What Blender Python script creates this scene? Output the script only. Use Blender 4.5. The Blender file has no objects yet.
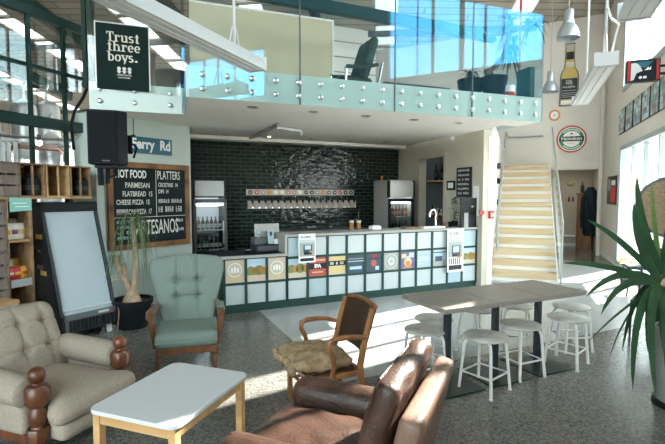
import bpy, math, random
from mathutils import Vector, Matrix
from math import radians as R, sin, cos, pi, atan2, exp, sqrt

S = bpy.context.scene
COL = S.collection
random.seed(7)

# ------------------------------------------------------------------ camera
CAM_H = 1.6
FPX = 443.0
PITCH = math.atan(27 / FPX)
cam_d = bpy.data.cameras.new('camera')
cam_d.sensor_width = 36.0
cam_d.lens = FPX / 665 * 36
cam_d.clip_start = 0.05
cam_d.clip_end = 300
cam = bpy.data.objects.new('camera', cam_d)
COL.objects.link(cam)
cam.location = (0, 0, CAM_H)
cam.rotation_euler = (pi / 2 - PITCH, 0, 0)
S.camera = cam

# ------------------------------------------------------------------ exposure
S.view_settings.view_transform = 'Standard'
S.view_settings.look = 'None'
S.view_settings.gamma = 1
S.view_settings.use_curve_mapping = False
S.view_settings.exposure = 1.85
S.cycles.use_denoising = True
S.cycles.max_bounces = 10
S.cycles.diffuse_bounces = 6
S.cycles.transparent_max_bounces = 24
S.cycles.sample_clamp_indirect = 6.0
S.cycles.caustics_reflective = False
S.cycles.caustics_refractive = False

# ------------------------------------------------------------------ sky
SKY_STRENGTH = 1.0
w = bpy.data.worlds.new('sky')
S.world = w
w.use_nodes = True
nt = w.node_tree
nt.nodes.clear()
def N(t, k, **kw):
    n = t.nodes.new(k)
    for a, b in kw.items():
        setattr(n, a, b)
    return n
tc = N(nt, 'ShaderNodeTexCoord')
sp = N(nt, 'ShaderNodeSeparateXYZ')
nt.links.new(tc.outputs['Generated'], sp.inputs[0])
grad = N(nt, 'ShaderNodeValToRGB')
cr = grad.color_ramp
cr.elements[0].position = 0.0; cr.elements[0].color = (1.5, 1.6, 1.6, 1)
cr.elements[1].position = 0.75; cr.elements[1].color = (1.7, 1.9, 1.98, 1)
e = cr.elements.new(0.06); e.color = (2.95, 3.05, 3.05, 1)
e = cr.elements.new(0.25); e.color = (1.75, 2.3, 2.5, 1)
nt.links.new(sp.outputs['Z'], grad.inputs[0])
nz = N(nt, 'ShaderNodeTexNoise'); nz.inputs['Scale'].default_value = 3.2; nz.inputs['Detail'].default_value = 6
mp = N(nt, 'ShaderNodeMapping'); mp.inputs['Scale'].default_value = (1, 1, 2.2)
nt.links.new(tc.outputs['Generated'], mp.inputs[0]); nt.links.new(mp.outputs[0], nz.inputs['Vector'])
cl = N(nt, 'ShaderNodeValToRGB'); cl.color_ramp.elements[0].position = .52; cl.color_ramp.elements[1].position = .72
nt.links.new(nz.outputs[0], cl.inputs[0])
mx = N(nt, 'ShaderNodeMix', data_type='RGBA'); mx.inputs[7].default_value = (4.0, 4.0, 3.95, 1)
nt.links.new(cl.outputs[0], mx.inputs[0]); nt.links.new(grad.outputs[0], mx.inputs[6])
bg = N(nt, 'ShaderNodeBackground'); bg.inputs['Strength'].default_value = SKY_STRENGTH
ow = N(nt, 'ShaderNodeOutputWorld')
nt.links.new(mx.outputs[2], bg.inputs['Color']); nt.links.new(bg.outputs[0], ow.inputs[0])

# ------------------------------------------------------------------ sun
SUN_EL = R(37)
SUN_AZ = (-0.835, -0.55)         # travel direction over the floor
sd = bpy.data.lights.new('sun', 'SUN'); sd.energy = 12.5; sd.angle = R(0.6); sd.color = (1.0, .95, .86)
sun = bpy.data.objects.new('sun', sd); COL.objects.link(sun)
dv = Vector((SUN_AZ[0] * cos(SUN_EL), SUN_AZ[1] * cos(SUN_EL), -sin(SUN_EL)))
sun.rotation_euler = dv.to_track_quat('-Z', 'Y').to_euler()
sun.location = (30, 20, 22)

# ------------------------------------------------------------------ helpers: where things stand
FWD = Vector((0, cos(PITCH), -sin(PITCH))); UPV = Vector((0, sin(PITCH), cos(PITCH)))
def ray(px, py):
    return Vector((px - 332.5, 0, 0)) + UPV * (222 - py) + FWD * FPX
def at_y(px, py, Y):
    d = ray(px, py); return Vector((0, 0, CAM_H)) + d * (Y / d.y)
def at_h(px, py, h):
    d = ray(px, py); return Vector((0, 0, CAM_H)) + d * ((h - CAM_H) / d.z)
class Fr:
    """a local frame: origin on the floor and a turn about the vertical"""
    def __init__(s, x, y, deg):
        s.o = Vector((x, y, 0)); s.r = R(deg)
        s.ax = Vector((cos(s.r), sin(s.r), 0)); s.ay = Vector((-sin(s.r), cos(s.r), 0))
    def w(s, x, y, z=0):
        return s.o + s.ax * x + s.ay * y + Vector((0, 0, z))
    def l(s, v):
        d = Vector((v[0], v[1], 0)) - s.o
        return d.dot(s.ax), d.dot(s.ay)
    def hit(s, px, py, ly):
        """local x and height where a sight line meets the plane local y = ly"""
        d = ray(px, py); c = Vector((0, 0, CAM_H))
        t = (ly - (Vector((c.x, c.y, 0)) - s.o).dot(s.ay)) / Vector((d.x, d.y, 0)).dot(s.ay)
        p = c + d * t
        return s.l(p)[0], p.z
    def hitx(s, px, py, lx):
        d = ray(px, py); c = Vector((0, 0, CAM_H))
        t = (lx - (Vector((c.x, c.y, 0)) - s.o).dot(s.ax)) / Vector((d.x, d.y, 0)).dot(s.ax)
        p = c + d * t
        return s.l(p)[1], p.z

FB = Fr(-1.448, 5.86, 24.6)      # bar: x along its front, y behind it
FN = Fr(7.19, 11.8, -22.6)       # window wall (x = 0) and sign wall (y = 0)
FG = Fr(-1.48, 4.61, 19.7)       # balcony edge
FW = Fr(-3.12, 5.72, 55.2)       # chalkboard wall
FL = Fr(-3.15, 5.70, 67.4)       # steel window wall on the left

# ------------------------------------------------------------------ materials
MATS = {}
def mat(name, col, rough=.5, metal=0., noise=None, bump=None, spec=.35, coat=0., dark=None, emit=None, coord='Object', stretch=None, trans=0., sheen=0.):
    m = bpy.data.materials.new(name); m.use_nodes = True
    t = m.node_tree; b = t.nodes['Principled BSDF']
    b.inputs['Base Color'].default_value = (*col, 1)
    b.inputs['Roughness'].default_value = rough; b.inputs['Metallic'].default_value = metal
    b.inputs['Specular IOR Level'].default_value = spec
    b.inputs['Coat Weight'].default_value = coat
    b.inputs['Transmission Weight'].default_value = trans
    b.inputs['Sheen Weight'].default_value = sheen
    if emit:
        b.inputs['Emission Color'].default_value = (*emit[0], 1); b.inputs['Emission Strength'].default_value = emit[1]
    if noise or bump:
        c = N(t, 'ShaderNodeTexCoord'); mpn = N(t, 'ShaderNodeMapping')
        if stretch: mpn.inputs['Scale'].default_value = stretch
        t.links.new(c.outputs[coord], mpn.inputs[0])
    if noise:
        sc, amt = noise
        nn = N(t, 'ShaderNodeTexNoise'); nn.inputs['Scale'].default_value = sc; nn.inputs['Detail'].default_value = 5
        t.links.new(mpn.outputs[0], nn.inputs['Vector'])
        rp = N(t, 'ShaderNodeValToRGB')
        rp.color_ramp.elements[0].position = .32; rp.color_ramp.elements[1].position = .68
        d = dark if dark else tuple(x * (1 - amt) for x in col)
        rp.color_ramp.elements[0].color = (*d, 1)
        rp.color_ramp.elements[1].color = (*[min(1, x * (1 + amt * .6)) for x in col], 1)
        t.links.new(nn.outputs[0], rp.inputs[0]); t.links.new(rp.outputs[0], b.inputs['Base Color'])
    if bump:
        sc, st = bump
        bn = N(t, 'ShaderNodeTexNoise'); bn.inputs['Scale'].default_value = sc; bn.inputs['Detail'].default_value = 4
        t.links.new(mpn.outputs[0], bn.inputs['Vector'])
        bb = N(t, 'ShaderNodeBump'); bb.inputs['Strength'].default_value = st; bb.inputs['Distance'].default_value = .02
        t.links.new(bn.outputs[0], bb.inputs['Height']); t.links.new(bb.outputs[0], b.inputs['Normal'])
    MATS[name] = m
    return m
def glass(name, tint=(.93, .97, .97), refl=.06, rough=0.0, edge=.5, coat=(1, 1, 1)):
    """thin pane: clear with a mirror share that grows at grazing angles"""
    m = bpy.data.materials.new(name); m.use_nodes = True; t = m.node_tree; t.nodes.clear()
    tr = N(t, 'ShaderNodeBsdfTransparent'); tr.inputs[0].default_value = (*tint, 1)
    gl = N(t, 'ShaderNodeBsdfGlossy'); gl.inputs['Roughness'].default_value = rough; gl.inputs['Color'].default_value = (*coat, 1)
    lw = N(t, 'ShaderNodeLayerWeight'); lw.inputs[0].default_value = .25
    mr = N(t, 'ShaderNodeMapRange'); mr.inputs['To Min'].default_value = refl; mr.inputs['To Max'].default_value = edge
    t.links.new(lw.outputs['Facing'], mr.inputs['Value'])
    ms = N(t, 'ShaderNodeMixShader'); o = N(t, 'ShaderNodeOutputMaterial')
    t.links.new(mr.outputs[0], ms.inputs[0]); t.links.new(tr.outputs[0], ms.inputs[1]); t.links.new(gl.outputs[0], ms.inputs[2])
    t.links.new(ms.outputs[0], o.inputs[0]); MATS[name] = m
    return m
def wood(name, c1, c2, scale=14, rough=.45, axis=(1, 1, .08), coat=0.):
    m = mat(name, c1, rough, coat=coat); t = m.node_tree; b = t.nodes['Principled BSDF']
    c = N(t, 'ShaderNodeTexCoord'); mpn = N(t, 'ShaderNodeMapping'); mpn.inputs['Scale'].default_value = axis
    nn = N(t, 'ShaderNodeTexNoise'); nn.inputs['Scale'].default_value = scale; nn.inputs['Detail'].default_value = 6; nn.inputs['Distortion'].default_value = .6
    rp = N(t, 'ShaderNodeValToRGB'); rp.color_ramp.elements[0].color = (*c1, 1); rp.color_ramp.elements[1].color = (*c2, 1)
    rp.color_ramp.elements[0].position = .35; rp.color_ramp.elements[1].position = .68
    t.links.new(c.outputs['Object'], mpn.inputs[0]); t.links.new(mpn.outputs[0], nn.inputs['Vector'])
    t.links.new(nn.outputs[0], rp.inputs[0]); t.links.new(rp.outputs[0], b.inputs['Base Color'])
    return m

# concrete floor with exposed aggregate
def concrete(name, base, dark, speck, rough, amount):
    m = mat(name, base, rough, spec=.5); t = m.node_tree; b = t.nodes['Principled BSDF']
    c = N(t, 'ShaderNodeTexCoord')
    n1 = N(t, 'ShaderNodeTexNoise'); n1.inputs['Scale'].default_value = 1.3; n1.inputs['Detail'].default_value = 6
    n2 = N(t, 'ShaderNodeTexVoronoi'); n2.inputs['Scale'].default_value = 75
    n3 = N(t, 'ShaderNodeTexNoise'); n3.inputs['Scale'].default_value = 40; n3.inputs['Detail'].default_value = 3
    for n in (n1, n2, n3): t.links.new(c.outputs['Object'], n.inputs['Vector'])
    r1 = N(t, 'ShaderNodeValToRGB'); r1.color_ramp.elements[0].color = (*dark, 1); r1.color_ramp.elements[1].color = (*base, 1)
    r1.color_ramp.elements[0].position = .3; r1.color_ramp.elements[1].position = .7
    t.links.new(n1.outputs[0], r1.inputs[0])
    hs = N(t, 'ShaderNodeValToRGB'); hs.color_ramp.elements[0].color = tuple([1 - amount] * 3) + (1,); hs.color_ramp.elements[1].color = tuple([1 + amount] * 3) + (1,)
    sx = N(t, 'ShaderNodeSeparateXYZ'); t.links.new(n2.outputs['Color'], sx.inputs[0]); t.links.new(sx.outputs[0], hs.inputs[0])
    mm = N(t, 'ShaderNodeMix', data_type='RGBA', blend_type='MULTIPLY'); mm.inputs[0].default_value = 1
    t.links.new(r1.outputs[0], mm.inputs[6]); t.links.new(hs.outputs[0], mm.inputs[7])
    r3 = N(t, 'ShaderNodeValToRGB'); r3.color_ramp.elements[0].position = .6; r3.color_ramp.elements[1].position = .7
    t.links.new(n3.outputs[0], r3.inputs[0])
    m2 = N(t, 'ShaderNodeMix', data_type='RGBA'); m2.inputs[7].default_value = (*speck, 1)
    ml = N(t, 'ShaderNodeMath', operation='MULTIPLY'); ml.inputs[1].default_value = amount; t.links.new(r3.outputs[0], ml.inputs[0])
    t.links.new(ml.outputs[0], m2.inputs[0]); t.links.new(mm.outputs[2], m2.inputs[6]); t.links.new(m2.outputs[2], b.inputs['Base Color'])
    rr = N(t, 'ShaderNodeMapRange'); rr.inputs['To Min'].default_value = rough * .75; rr.inputs['To Max'].default_value = rough * 1.3
    t.links.new(n1.outputs[0], rr.inputs['Value']); t.links.new(rr.outputs[0], b.inputs['Roughness'])
    return m
def tiles(name, c1, c2, mortar, bw, bh, rough, uv='XZ', bumpd=.004, mort=.006, wob=0.):
    m = mat(name, c1, rough); t = m.node_tree; b = t.nodes['Principled BSDF']
    c = N(t, 'ShaderNodeTexCoord'); s = N(t, 'ShaderNodeSeparateXYZ'); k = N(t, 'ShaderNodeCombineXYZ')
    t.links.new(c.outputs['Object'], s.inputs[0]); t.links.new(s.outputs[uv[0]], k.inputs[0]); t.links.new(s.outputs[uv[1]], k.inputs[1])
    br = N(t, 'ShaderNodeTexBrick'); br.inputs['Scale'].default_value = 1; br.inputs['Color1'].default_value = (*c1, 1); br.inputs['Color2'].default_value = (*c2, 1)
    br.inputs['Mortar'].default_value = (*mortar, 1); br.inputs['Mortar Size'].default_value = mort; br.inputs['Brick Width'].default_value = bw; br.inputs['Row Height'].default_value = bh
    br.inputs['Mortar Smooth'].default_value = .3
    t.links.new(k.outputs[0], br.inputs['Vector']); t.links.new(br.outputs['Color'], b.inputs['Base Color'])
    bb = N(t, 'ShaderNodeBump', invert=True); bb.inputs['Strength'].default_value = 1; bb.inputs['Distance'].default_value = bumpd
    t.links.new(br.outputs['Fac'], bb.inputs['Height']); t.links.new(bb.outputs[0], b.inputs['Normal'])
    if wob:
        nn = N(t, 'ShaderNodeTexNoise'); nn.inputs['Scale'].default_value = 9; nn.inputs['Detail'].default_value = 1
        t.links.new(c.outputs['Object'], nn.inputs['Vector'])
        b2 = N(t, 'ShaderNodeBump'); b2.inputs['Strength'].default_value = wob; b2.inputs['Distance'].default_value = .03
        t.links.new(nn.outputs[0], b2.inputs['Height']); t.links.new(bb.outputs[0], b2.inputs['Normal']); t.links.new(b2.outputs[0], b.inputs['Normal'])
    return m

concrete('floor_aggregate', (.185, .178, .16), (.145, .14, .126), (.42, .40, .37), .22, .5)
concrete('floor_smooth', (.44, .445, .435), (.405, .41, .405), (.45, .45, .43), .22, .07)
tiles('black_tile', (.007, .014, .012), (.018, .030, .025), (.06, .075, .068), .205, .072, .12, bumpd=.012, mort=.010, wob=.5)
tiles('roof_boards', (.40, .36, .30), (.46, .41, .35), (.17, .15, .12), 2.4, .30, .8, uv='XY', bumpd=.01, mort=.02)
tiles('white_cladding', (.80, .80, .77), (.83, .82, .79), (.30, .31, .30), 6.0, .42, .6, bumpd=.02, mort=.018)
mat('cream_wall', (.72, .67, .58), .75, noise=(1.2, .06))
mat('fascia_green', (.70, .80, .76), .6)
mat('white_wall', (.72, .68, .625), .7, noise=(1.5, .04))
mat('soffit_white', (.88, .85, .79), .75, noise=(1.1, .04))
mat('sage_wall', (.55, .63, .58), .7, noise=(1.6, .06))
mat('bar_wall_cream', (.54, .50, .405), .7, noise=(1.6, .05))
mat('partition_cream', (.62, .54, .37), .8, noise=(1.0, .05))
mat('white_paint', (.85, .85, .83), .45)
mat('laminate', (.64, .65, .675), .3)
mat('white_gloss', (.86, .87, .87), .25)
mat('white_lamp', (.68, .69, .69), .4)
mat('lamp_aluminium', (.42, .46, .49), .38, metal=.55)
mat('diffuser', (.74, .75, .75), .4)
mat('pale_board', (.60, .52, .45), .55, noise=(8, .1))
mat('frame_grey', (.38, .43, .45), .5)
mat('green_steel', (.014, .04, .035), .5, spec=.2)
mat('bar_green', (.022, .058, .049), .5, spec=.25)
mat('bar_edge', (.38, .375, .35), .5)
mat('black', (.008, .010, .012), .5, spec=.2)
mat('black_matte', (.010, .012, .014), .8, spec=.15)
mat('black_gloss', (.012, .014, .016), .15)
mat('charcoal', (.030, .038, .045), .5, spec=.25)
mat('dark_grey', (.11, .12, .125), .5)
mat('mid_grey', (.32, .33, .33), .5)
mat('light_grey', (.58, .60, .60), .45)
mat('chrome', (.75, .76, .77), .12, metal=1)
mat('steel', (.60, .61, .61), .3, metal=1)
mat('tank_steel', (.66, .67, .68), .38, metal=.8)
mat('fridge_silver', (.50, .49, .46), .38, metal=.5)
mat('blind', (.40, .475, .51), .65, noise=(2, .05))
wood('oak', (.50, .29, .12), (.66, .42, .20), 12, .42, (.1, 1, 1))
wood('pine', (.36, .21, .095), (.56, .37, .19), 10, .6, (.1, 1, 1))
wood('stair_pine', (.52, .385, .235), (.66, .52, .345), 9, .5, (.12, 1, 1))
wood('crate_wood', (.13, .075, .04), (.36, .22, .11), 10, .7, (.12, 1, 1))
wood('grey_wood', (.13, .10, .085), (.28, .23, .19), 12, .8, (1, 1, .1))
wood('mahogany', (.075, .024, .011), (.17, .06, .026), 14, .3, (1, 1, .15), coat=.3)
wood('walnut', (.10, .040, .017), (.19, .08, .034), 14, .32, (1, .3, .3), coat=.3)
wood('chair_oak', (.16, .062, .020), (.31, .135, .048), 14, .32, (1, 1, .2), coat=.3)
wood('cabinet_wood', (.22, .10, .04), (.40, .21, .09), 9, .5, (1, 1, .12))
wood('frame_wood', (.10, .045, .02), (.36, .165, .06), 5, .6, (.5, .5, .5))
wood('table_top', (.24, .21, .18), (.31, .275, .24), 16, .34, (.12, 1, 1))
mat('sage_fabric', (.19, .24, .212), .9, noise=(300, .10), bump=(260, .12), spec=.15)
mat('beige_fabric', (.37, .315, .255), .92, noise=(70, .14), bump=(200, .2), spec=.15)
mat('leather', (.062, .032, .022), .38, noise=(9, .45), bump=(70, .25), coat=.08)
mat('tan_leather', (.21, .122, .085), .40, noise=(9, .3), bump=(60, .2), coat=.05)
mat('chair_leather', (.040, .022, .014), .32, noise=(6, .3), bump=(80, .15))
mat('burlap', (.34, .235, .135), .95, noise=(30, .3), bump=(150, .4))
mat('yucca_leaf', (.03, .085, .035), .5, noise=(6, .35))
mat('yucca_leaf_light', (.16, .27, .07), .4, noise=(6, .3))
mat('palm_leaf', (.10, .15, .06), .5, noise=(5, .4))
mat('dry_trunk', (.42, .30, .20), .85, noise=(16, .35), bump=(30, .5))
mat('dark_trunk', (.14, .10, .07), .9, noise=(16, .35), bump=(30, .5))
mat('soil', (.04, .03, .022), .95, noise=(40, .4))
mat('chalkboard', (.016, .024, .026), .75, noise=(3, .25), spec=.15)
mat('chalk', (.75, .75, .70), .9)
mat('chalk_blue', (.35, .62, .68), .9)
mat('road_blue', (.008, .11, .17), .35)
mat('sign_white', (.86, .87, .85), .4)
mat('poster_dark', (.008, .020, .018), .7, spec=.12)
mat('poster_cream', (.70, .66, .58), .5)
mat('panel_white', (.53, .585, .605), .22)
mat('panel_cool', (.42, .53, .575), .22)
mat('print_red', (.50, .10, .07), .3)
mat('print_yellow', (.66, .52, .26), .3)
mat('print_sand', (.60, .51, .40), .3)
mat('print_navy', (.05, .085, .12), .3)
mat('print_grey', (.36, .37, .34), .3)
mat('print_purple', (.17, .14, .30), .3)
mat('print_sky', (.45, .60, .70), .3)
mat('print_orange', (.62, .25, .07), .3)
mat('print_green', (.20, .27, .10), .3)
mat('print_black', (.02, .02, .025), .35)
mat('red', (.60, .03, .025), .4)
mat('heart_red', (.42, .02, .02), .4)
mat('logo_green', (.02, .22, .08), .4)
mat('orange', (.75, .28, .07), .4)
mat('amber', (.55, .20, .02), .15, coat=.5)
mat('bottle_amber', (.20, .07, .015), .15, coat=.5)
mat('bottle_dark', (.012, .016, .012), .12, coat=.5)
mat('bottle_label', (.10, .09, .08), .5)
mat('bottle_gold', (.62, .45, .14), .4)
mat('foam', (.85, .80, .66), .7)
mat('snack_red', (.48, .03, .03), .3)
mat('snack_yellow', (.70, .42, .05), .3)
mat('snack_white', (.72, .68, .60), .35)
mat('snack_purple', (.20, .06, .16), .35)
mat('mint_card', (.25, .55, .48), .6)
mat('coat_navy', (.012, .022, .035), .9, noise=(20, .3))
mat('wicker', (.30, .22, .14), .8, noise=(90, .5), bump=(120, .8))
mat('photo_teal', (.22, .34, .36), .35, noise=(8, .85), dark=(.03, .05, .055))
mat('photo_grey', (.42, .42, .40), .35, noise=(9, .85), dark=(.06, .07, .07))
mat('planter_grey', (.25, .26, .25), .7, noise=(5, .2))
mat('exterior_ground', (.38, .37, .35), .9, noise=(.6, .15))
mat('sun_blocker', (.60, .62, .62), .8, noise=(.5, .1))
mat('upholstery_dark', (.045, .06, .035), .85, noise=(20, .3))
mat('plate_green', (.018, .032, .029), .3)
mat('stool_white', (.78, .76, .73), .45, noise=(9, .12))
mat('copper', (.45, .22, .16), .3, metal=.7)
# worn white seat
_m = mat('stool_seat', (.62, .60, .56), .45, noise=(6, .3), dark=(.44, .41, .37))
glass('window_glass', (.96, .98, .98), .03, edge=.3)
glass('balcony_glass', (.93, .97, .96), .075, edge=.28, coat=(.11, .47, .86))  # blue of the reflected sky is put into the mirror colour
glass('stair_glass', (.92, .96, .95), .05, edge=.4)
glass('cooler_glass', (.86, .90, .90), .10, edge=.5)
glass('beer_glass', (.95, .95, .93), .06, edge=.5)
# translucent roof sheet
_m = bpy.data.materials.new('roof_light'); _m.use_nodes = True; _t = _m.node_tree; _t.nodes.clear()
_a = N(_t, 'ShaderNodeBsdfTranslucent'); _a.inputs[0].default_value = (.46, .47, .47, 1)
_o = N(_t, 'ShaderNodeOutputMaterial'); _t.links.new(_a.outputs[0], _o.inputs[0]); MATS['roof_light'] = _m
mat('lit_lamp', (.9, .9, .9), .4, emit=((.75, .88, 1.0), 30))
mat('downlight_glow', (.9, .85, .7), .4, emit=((1.0, .8, .5), 12))
mat('cooler_light', (.9, .9, .9), .4, emit=((.85, .93, 1.0), 9.0))
mat('screen', (.30, .34, .36), .2)

# ------------------------------------------------------------------ mesh builder
class MB:
    def __init__(s):
        s.v = []; s.f = []; s.mi = []; s.mats = []; s.cur = 0; s.sm = []
    def m(s, name):
        if name not in s.mats: s.mats.append(name)
        s.cur = s.mats.index(name); return s
    def add(s, vs, fs, smooth=False):
        if not s.mats: s.mats.append(None)
        b = len(s.v); s.v += [tuple(x) for x in vs]
        for f in fs:
            s.f.append(tuple(i + b for i in f)); s.mi.append(s.cur); s.sm.append(smooth)
        return s
    def box(s, x0, x1, y0, y1, z0, z1, M=None):
        vs = [Vector((x, y, z)) for z in (z0, z1) for y in (y0, y1) for x in (x0, x1)]
        if M: vs = [M @ v for v in vs]
        return s.add(vs, [(0, 2, 3, 1), (4, 5, 7, 6), (0, 1, 5, 4), (2, 6, 7, 3), (0, 4, 6, 2), (1, 3, 7, 5)])
    def bar(s, p, q, wd, ht, up=(0, 0, 1)):
        p = Vector(p); q = Vector(q); d = (q - p).normalized(); u = Vector(up)
        a = d.cross(u)
        if a.length < 1e-4: a = d.cross(Vector((0, 1, 0)))
        a.normalize(); u = a.cross(d).normalized()
        vs = []
        for c in (p, q):
            for i, j in ((-1, -1), (1, -1), (1, 1), (-1, 1)):
                vs.append(c + a * (i * wd / 2) + u * (j * ht / 2))
        return s.add(vs, [(3, 2, 1, 0), (4, 5, 6, 7), (0, 1, 5, 4), (1, 2, 6, 5), (2, 3, 7, 6), (3, 0, 4, 7)])
    def tube(s, pts, r, n=8, closed=False, flat=1.0):
        pts = [Vector(p) for p in pts]; k = len(pts)
        rs = r if isinstance(r, (list, tuple)) else [r] * k
        prev = None; vs = []
        for i, p in enumerate(pts):
            a = pts[(i - 1) % k] if (closed or i > 0) else p
            b = pts[(i + 1) % k] if (closed or i < k - 1) else p
            d = (b - a).normalized()
            if prev is None:
                u = d.cross(Vector((0, 0, 1)))
                if u.length < 1e-3: u = d.cross(Vector((0, 1, 0)))
                u.normalize()
            else:
                u = prev - d * prev.dot(d)
                if u.length < 1e-5: u = d.orthogonal()
                u.normalize()
            prev = u; w2 = d.cross(u)
            for j in range(n):
                t = 2 * pi * j / n
                vs.append(p + u * (cos(t) * rs[i] * flat) + w2 * (sin(t) * rs[i]))
        fs = []
        for i in range(k if closed else k - 1):
            i2 = (i + 1) % k
            for j in range(n):
                fs.append((i * n + j, i * n + (j + 1) % n, i2 * n + (j + 1) % n, i2 * n + j))
        if not closed:
            fs.append(tuple(range(n - 1, -1, -1))); fs.append(tuple((k - 1) * n + j for j in range(n)))
        return s.add(vs, fs, True)
    def cyl(s, p, q, r, r2=None, n=16):
        return s.tube([p, q], [r, r if r2 is None else r2], n)
    def lathe(s, prof, c=(0, 0, 0), n=20, M=None, cap=True):
        c = Vector(c); vs = []
        for r, z in prof:
            for j in range(n):
                t = 2 * pi * j / n
                v = Vector((r * cos(t), r * sin(t), z))
                vs.append((M @ v if M else v) + c)
        fs = []
        for i in range(len(prof) - 1):
            for j in range(n):
                fs.append((i * n + j, i * n + (j + 1) % n, (i + 1) * n + (j + 1) % n, (i + 1) * n + j))
        if cap:
            fs.append(tuple(range(n - 1, -1, -1))); fs.append(tuple((len(prof) - 1) * n + j for j in range(n)))
        return s.add(vs, fs, True)
    def sphere(s, c, r, n=14, sq=(1, 1, 1)):
        c = Vector(c); vs = []; m2 = n // 2
        for i in range(1, m2):
            a = pi * i / m2
            for j in range(n):
                t = 2 * pi * j / n
                vs.append(c + Vector((r * sin(a) * cos(t) * sq[0], r * sin(a) * sin(t) * sq[1], r * cos(a) * sq[2])))
        k = len(vs); vs.append(c + Vector((0, 0, r * sq[2]))); vs.append(c - Vector((0, 0, r * sq[2])))
        fs = []
        for i in range(m2 - 2):
            for j in range(n):
                fs.append((i * n + j, (i + 1) * n + j, (i + 1) * n + (j + 1) % n, i * n + (j + 1) % n))
        for j in range(n):
            fs.append((k, j, (j + 1) % n)); b = (m2 - 2) * n
            fs.append((k + 1, b + (j + 1) % n, b + j))
        return s.add(vs, fs, True)
    def prism(s, poly, a, b, plane='xy', M=None):
        """poly in a plane, pushed from a to b along the third axis"""
        def mk(p, h):
            v = {'xy': (p[0], p[1], h), 'xz': (p[0], h, p[1]), 'yz': (h, p[0], p[1])}[plane]
            v = Vector(v); return M @ v if M else v
        n = len(poly); vs = [mk(p, a) for p in poly] + [mk(p, b) for p in poly]
        ar = sum(poly[i][0] * poly[(i + 1) % n][1] - poly[(i + 1) % n][0] * poly[i][1] for i in range(n))
        flip = (ar < 0) ^ (plane == 'xz') ^ (b < a)
        fs = [tuple(range(n - 1, -1, -1)), tuple(range(n, 2 * n))] + [(i, (i + 1) % n, n + (i + 1) % n, n + i) for i in range(n)]
        if flip: fs = [tuple(reversed(f)) for f in fs]
        return s.add(vs, fs)
    def rcube(s, c, size, r, n=8, puff=(0, 0, 0), deform=None, M=None):
        """soft-edged block, puffed out and bent by a function"""
        c = Vector(c); h = [x / 2 for x in size]; r = min(r, *h)
        def samp(hh):
            L = [-hh + r * (1 - cos(pi / 2 * k / 3)) for k in range(3)]
            k = max(2, n); inner = [-(hh - r) + 2 * (hh - r) * i / k for i in range(k + 1)]
            return L + inner + [-x for x in reversed(L)]
        ax = [samp(x) for x in h]
        idx = {}; vs = []; fs = []
        def vid(p):
            k = tuple(round(x, 5) for x in p)
            if k not in idx:
                q = [max(-(h[i] - r), min(h[i] - r, p[i])) for i in range(3)]
                d = Vector([p[i] - q[i] for i in range(3)])
                v = Vector(q) + (d.normalized() * r if d.length > 1e-9 else d)
                g = [v[i] / h[i] for i in range(3)]
                for i in range(3):
                    o1, o2 = (i + 1) % 3, (i + 2) % 3
                    v[i] += (1 if g[i] > 0 else -1) * min(1, abs(g[i])) * puff[i] * (1 - g[o1] ** 2) * (1 - g[o2] ** 2)
                if deform: v = deform(v)
                if M: v = M @ v
                idx[k] = len(vs); vs.append(v + c)
            return idx[k]
        for a in range(3):
            b, d = (a + 1) % 3, (a + 2) % 3
            for sg in (-1, 1):
                for i in range(len(ax[b]) - 1):
                    for j in range(len(ax[d]) - 1):
                        quad = []
                        for (ii, jj) in ((i, j), (i + 1, j), (i + 1, j + 1), (i, j + 1)):
                            p = [0, 0, 0]; p[a] = sg * h[a]; p[b] = ax[b][ii]; p[d] = ax[d][jj]; quad.append(vid(p))
                        if len(set(quad)) < 3: continue
                        quad = list(dict.fromkeys(quad))
                        fs.append(tuple(quad) if sg > 0 else tuple(reversed(quad)))
        return s.add(vs, fs, True)
    def leaf(s, base, ctrl, tip, wd, n=8, fold=.25, side=None, pw=.55):
        base, ctrl, tip = Vector(base), Vector(ctrl), Vector(tip); vs = []
        for i in range(n + 1):
            t = i / n
            p = base * (1 - t) ** 2 + ctrl * 2 * t * (1 - t) + tip * t * t
            d = ((ctrl - base) * (1 - t) + (tip - ctrl) * t).normalized()
            sd_ = Vector(side) if side else d.cross(Vector((0, 0, 1)))
            if sd_.length < .05: sd_ = d.cross(Vector((0, 1, 0)))
            sd_ = (sd_ - d * sd_.dot(d)).normalized(); nn = sd_.cross(d)
            ww = wd * .5 * max(.04, (min(1, .45 + 2.2 * t)) * (1 - t ** 2.2) ** pw)
            vs += [p - sd_ * ww + nn * ww * fold, p, p + sd_ * ww + nn * ww * fold]
        fs = []
        for i in range(n):
            a = i * 3
            fs += [(a, a + 1, a + 4, a + 3), (a + 1, a + 2, a + 5, a + 4)]
        return s.add(vs, fs, True)
    def build(s, name, m=None, parent=None, loc=None, rz=None, bevel=0, segs=2, kind=None, sharp=38):
        me = bpy.data.meshes.new(name)
        me.from_pydata(s.v, [], s.f); me.validate()
        ms = [m] if m and (not s.mats or s.mats == [None]) else [x if x else m for x in s.mats]
        for x in ms: me.materials.append(MATS[x])
        if len(me.polygons) == len(s.mi): me.polygons.foreach_set('material_index', s.mi)
        if len(me.polygons) == len(s.sm): me.polygons.foreach_set('use_smooth', [True if bevel else q for q in s.sm])
        try: me.set_sharp_from_angle(angle=R(sharp))
        except Exception: pass
        me.update()
        o = bpy.data.objects.new(name, me); COL.objects.link(o)
        if parent: o.parent = parent
        if loc is not None: o.location = loc
        if rz is not None: o.rotation_euler = (0, 0, rz)
        if bevel:
            b = o.modifiers.new('bevel', 'BEVEL'); b.width = bevel; b.segments = segs; b.limit_method = 'ANGLE'; b.angle_limit = R(40)
        if kind: o['kind'] = kind
        return o
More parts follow.
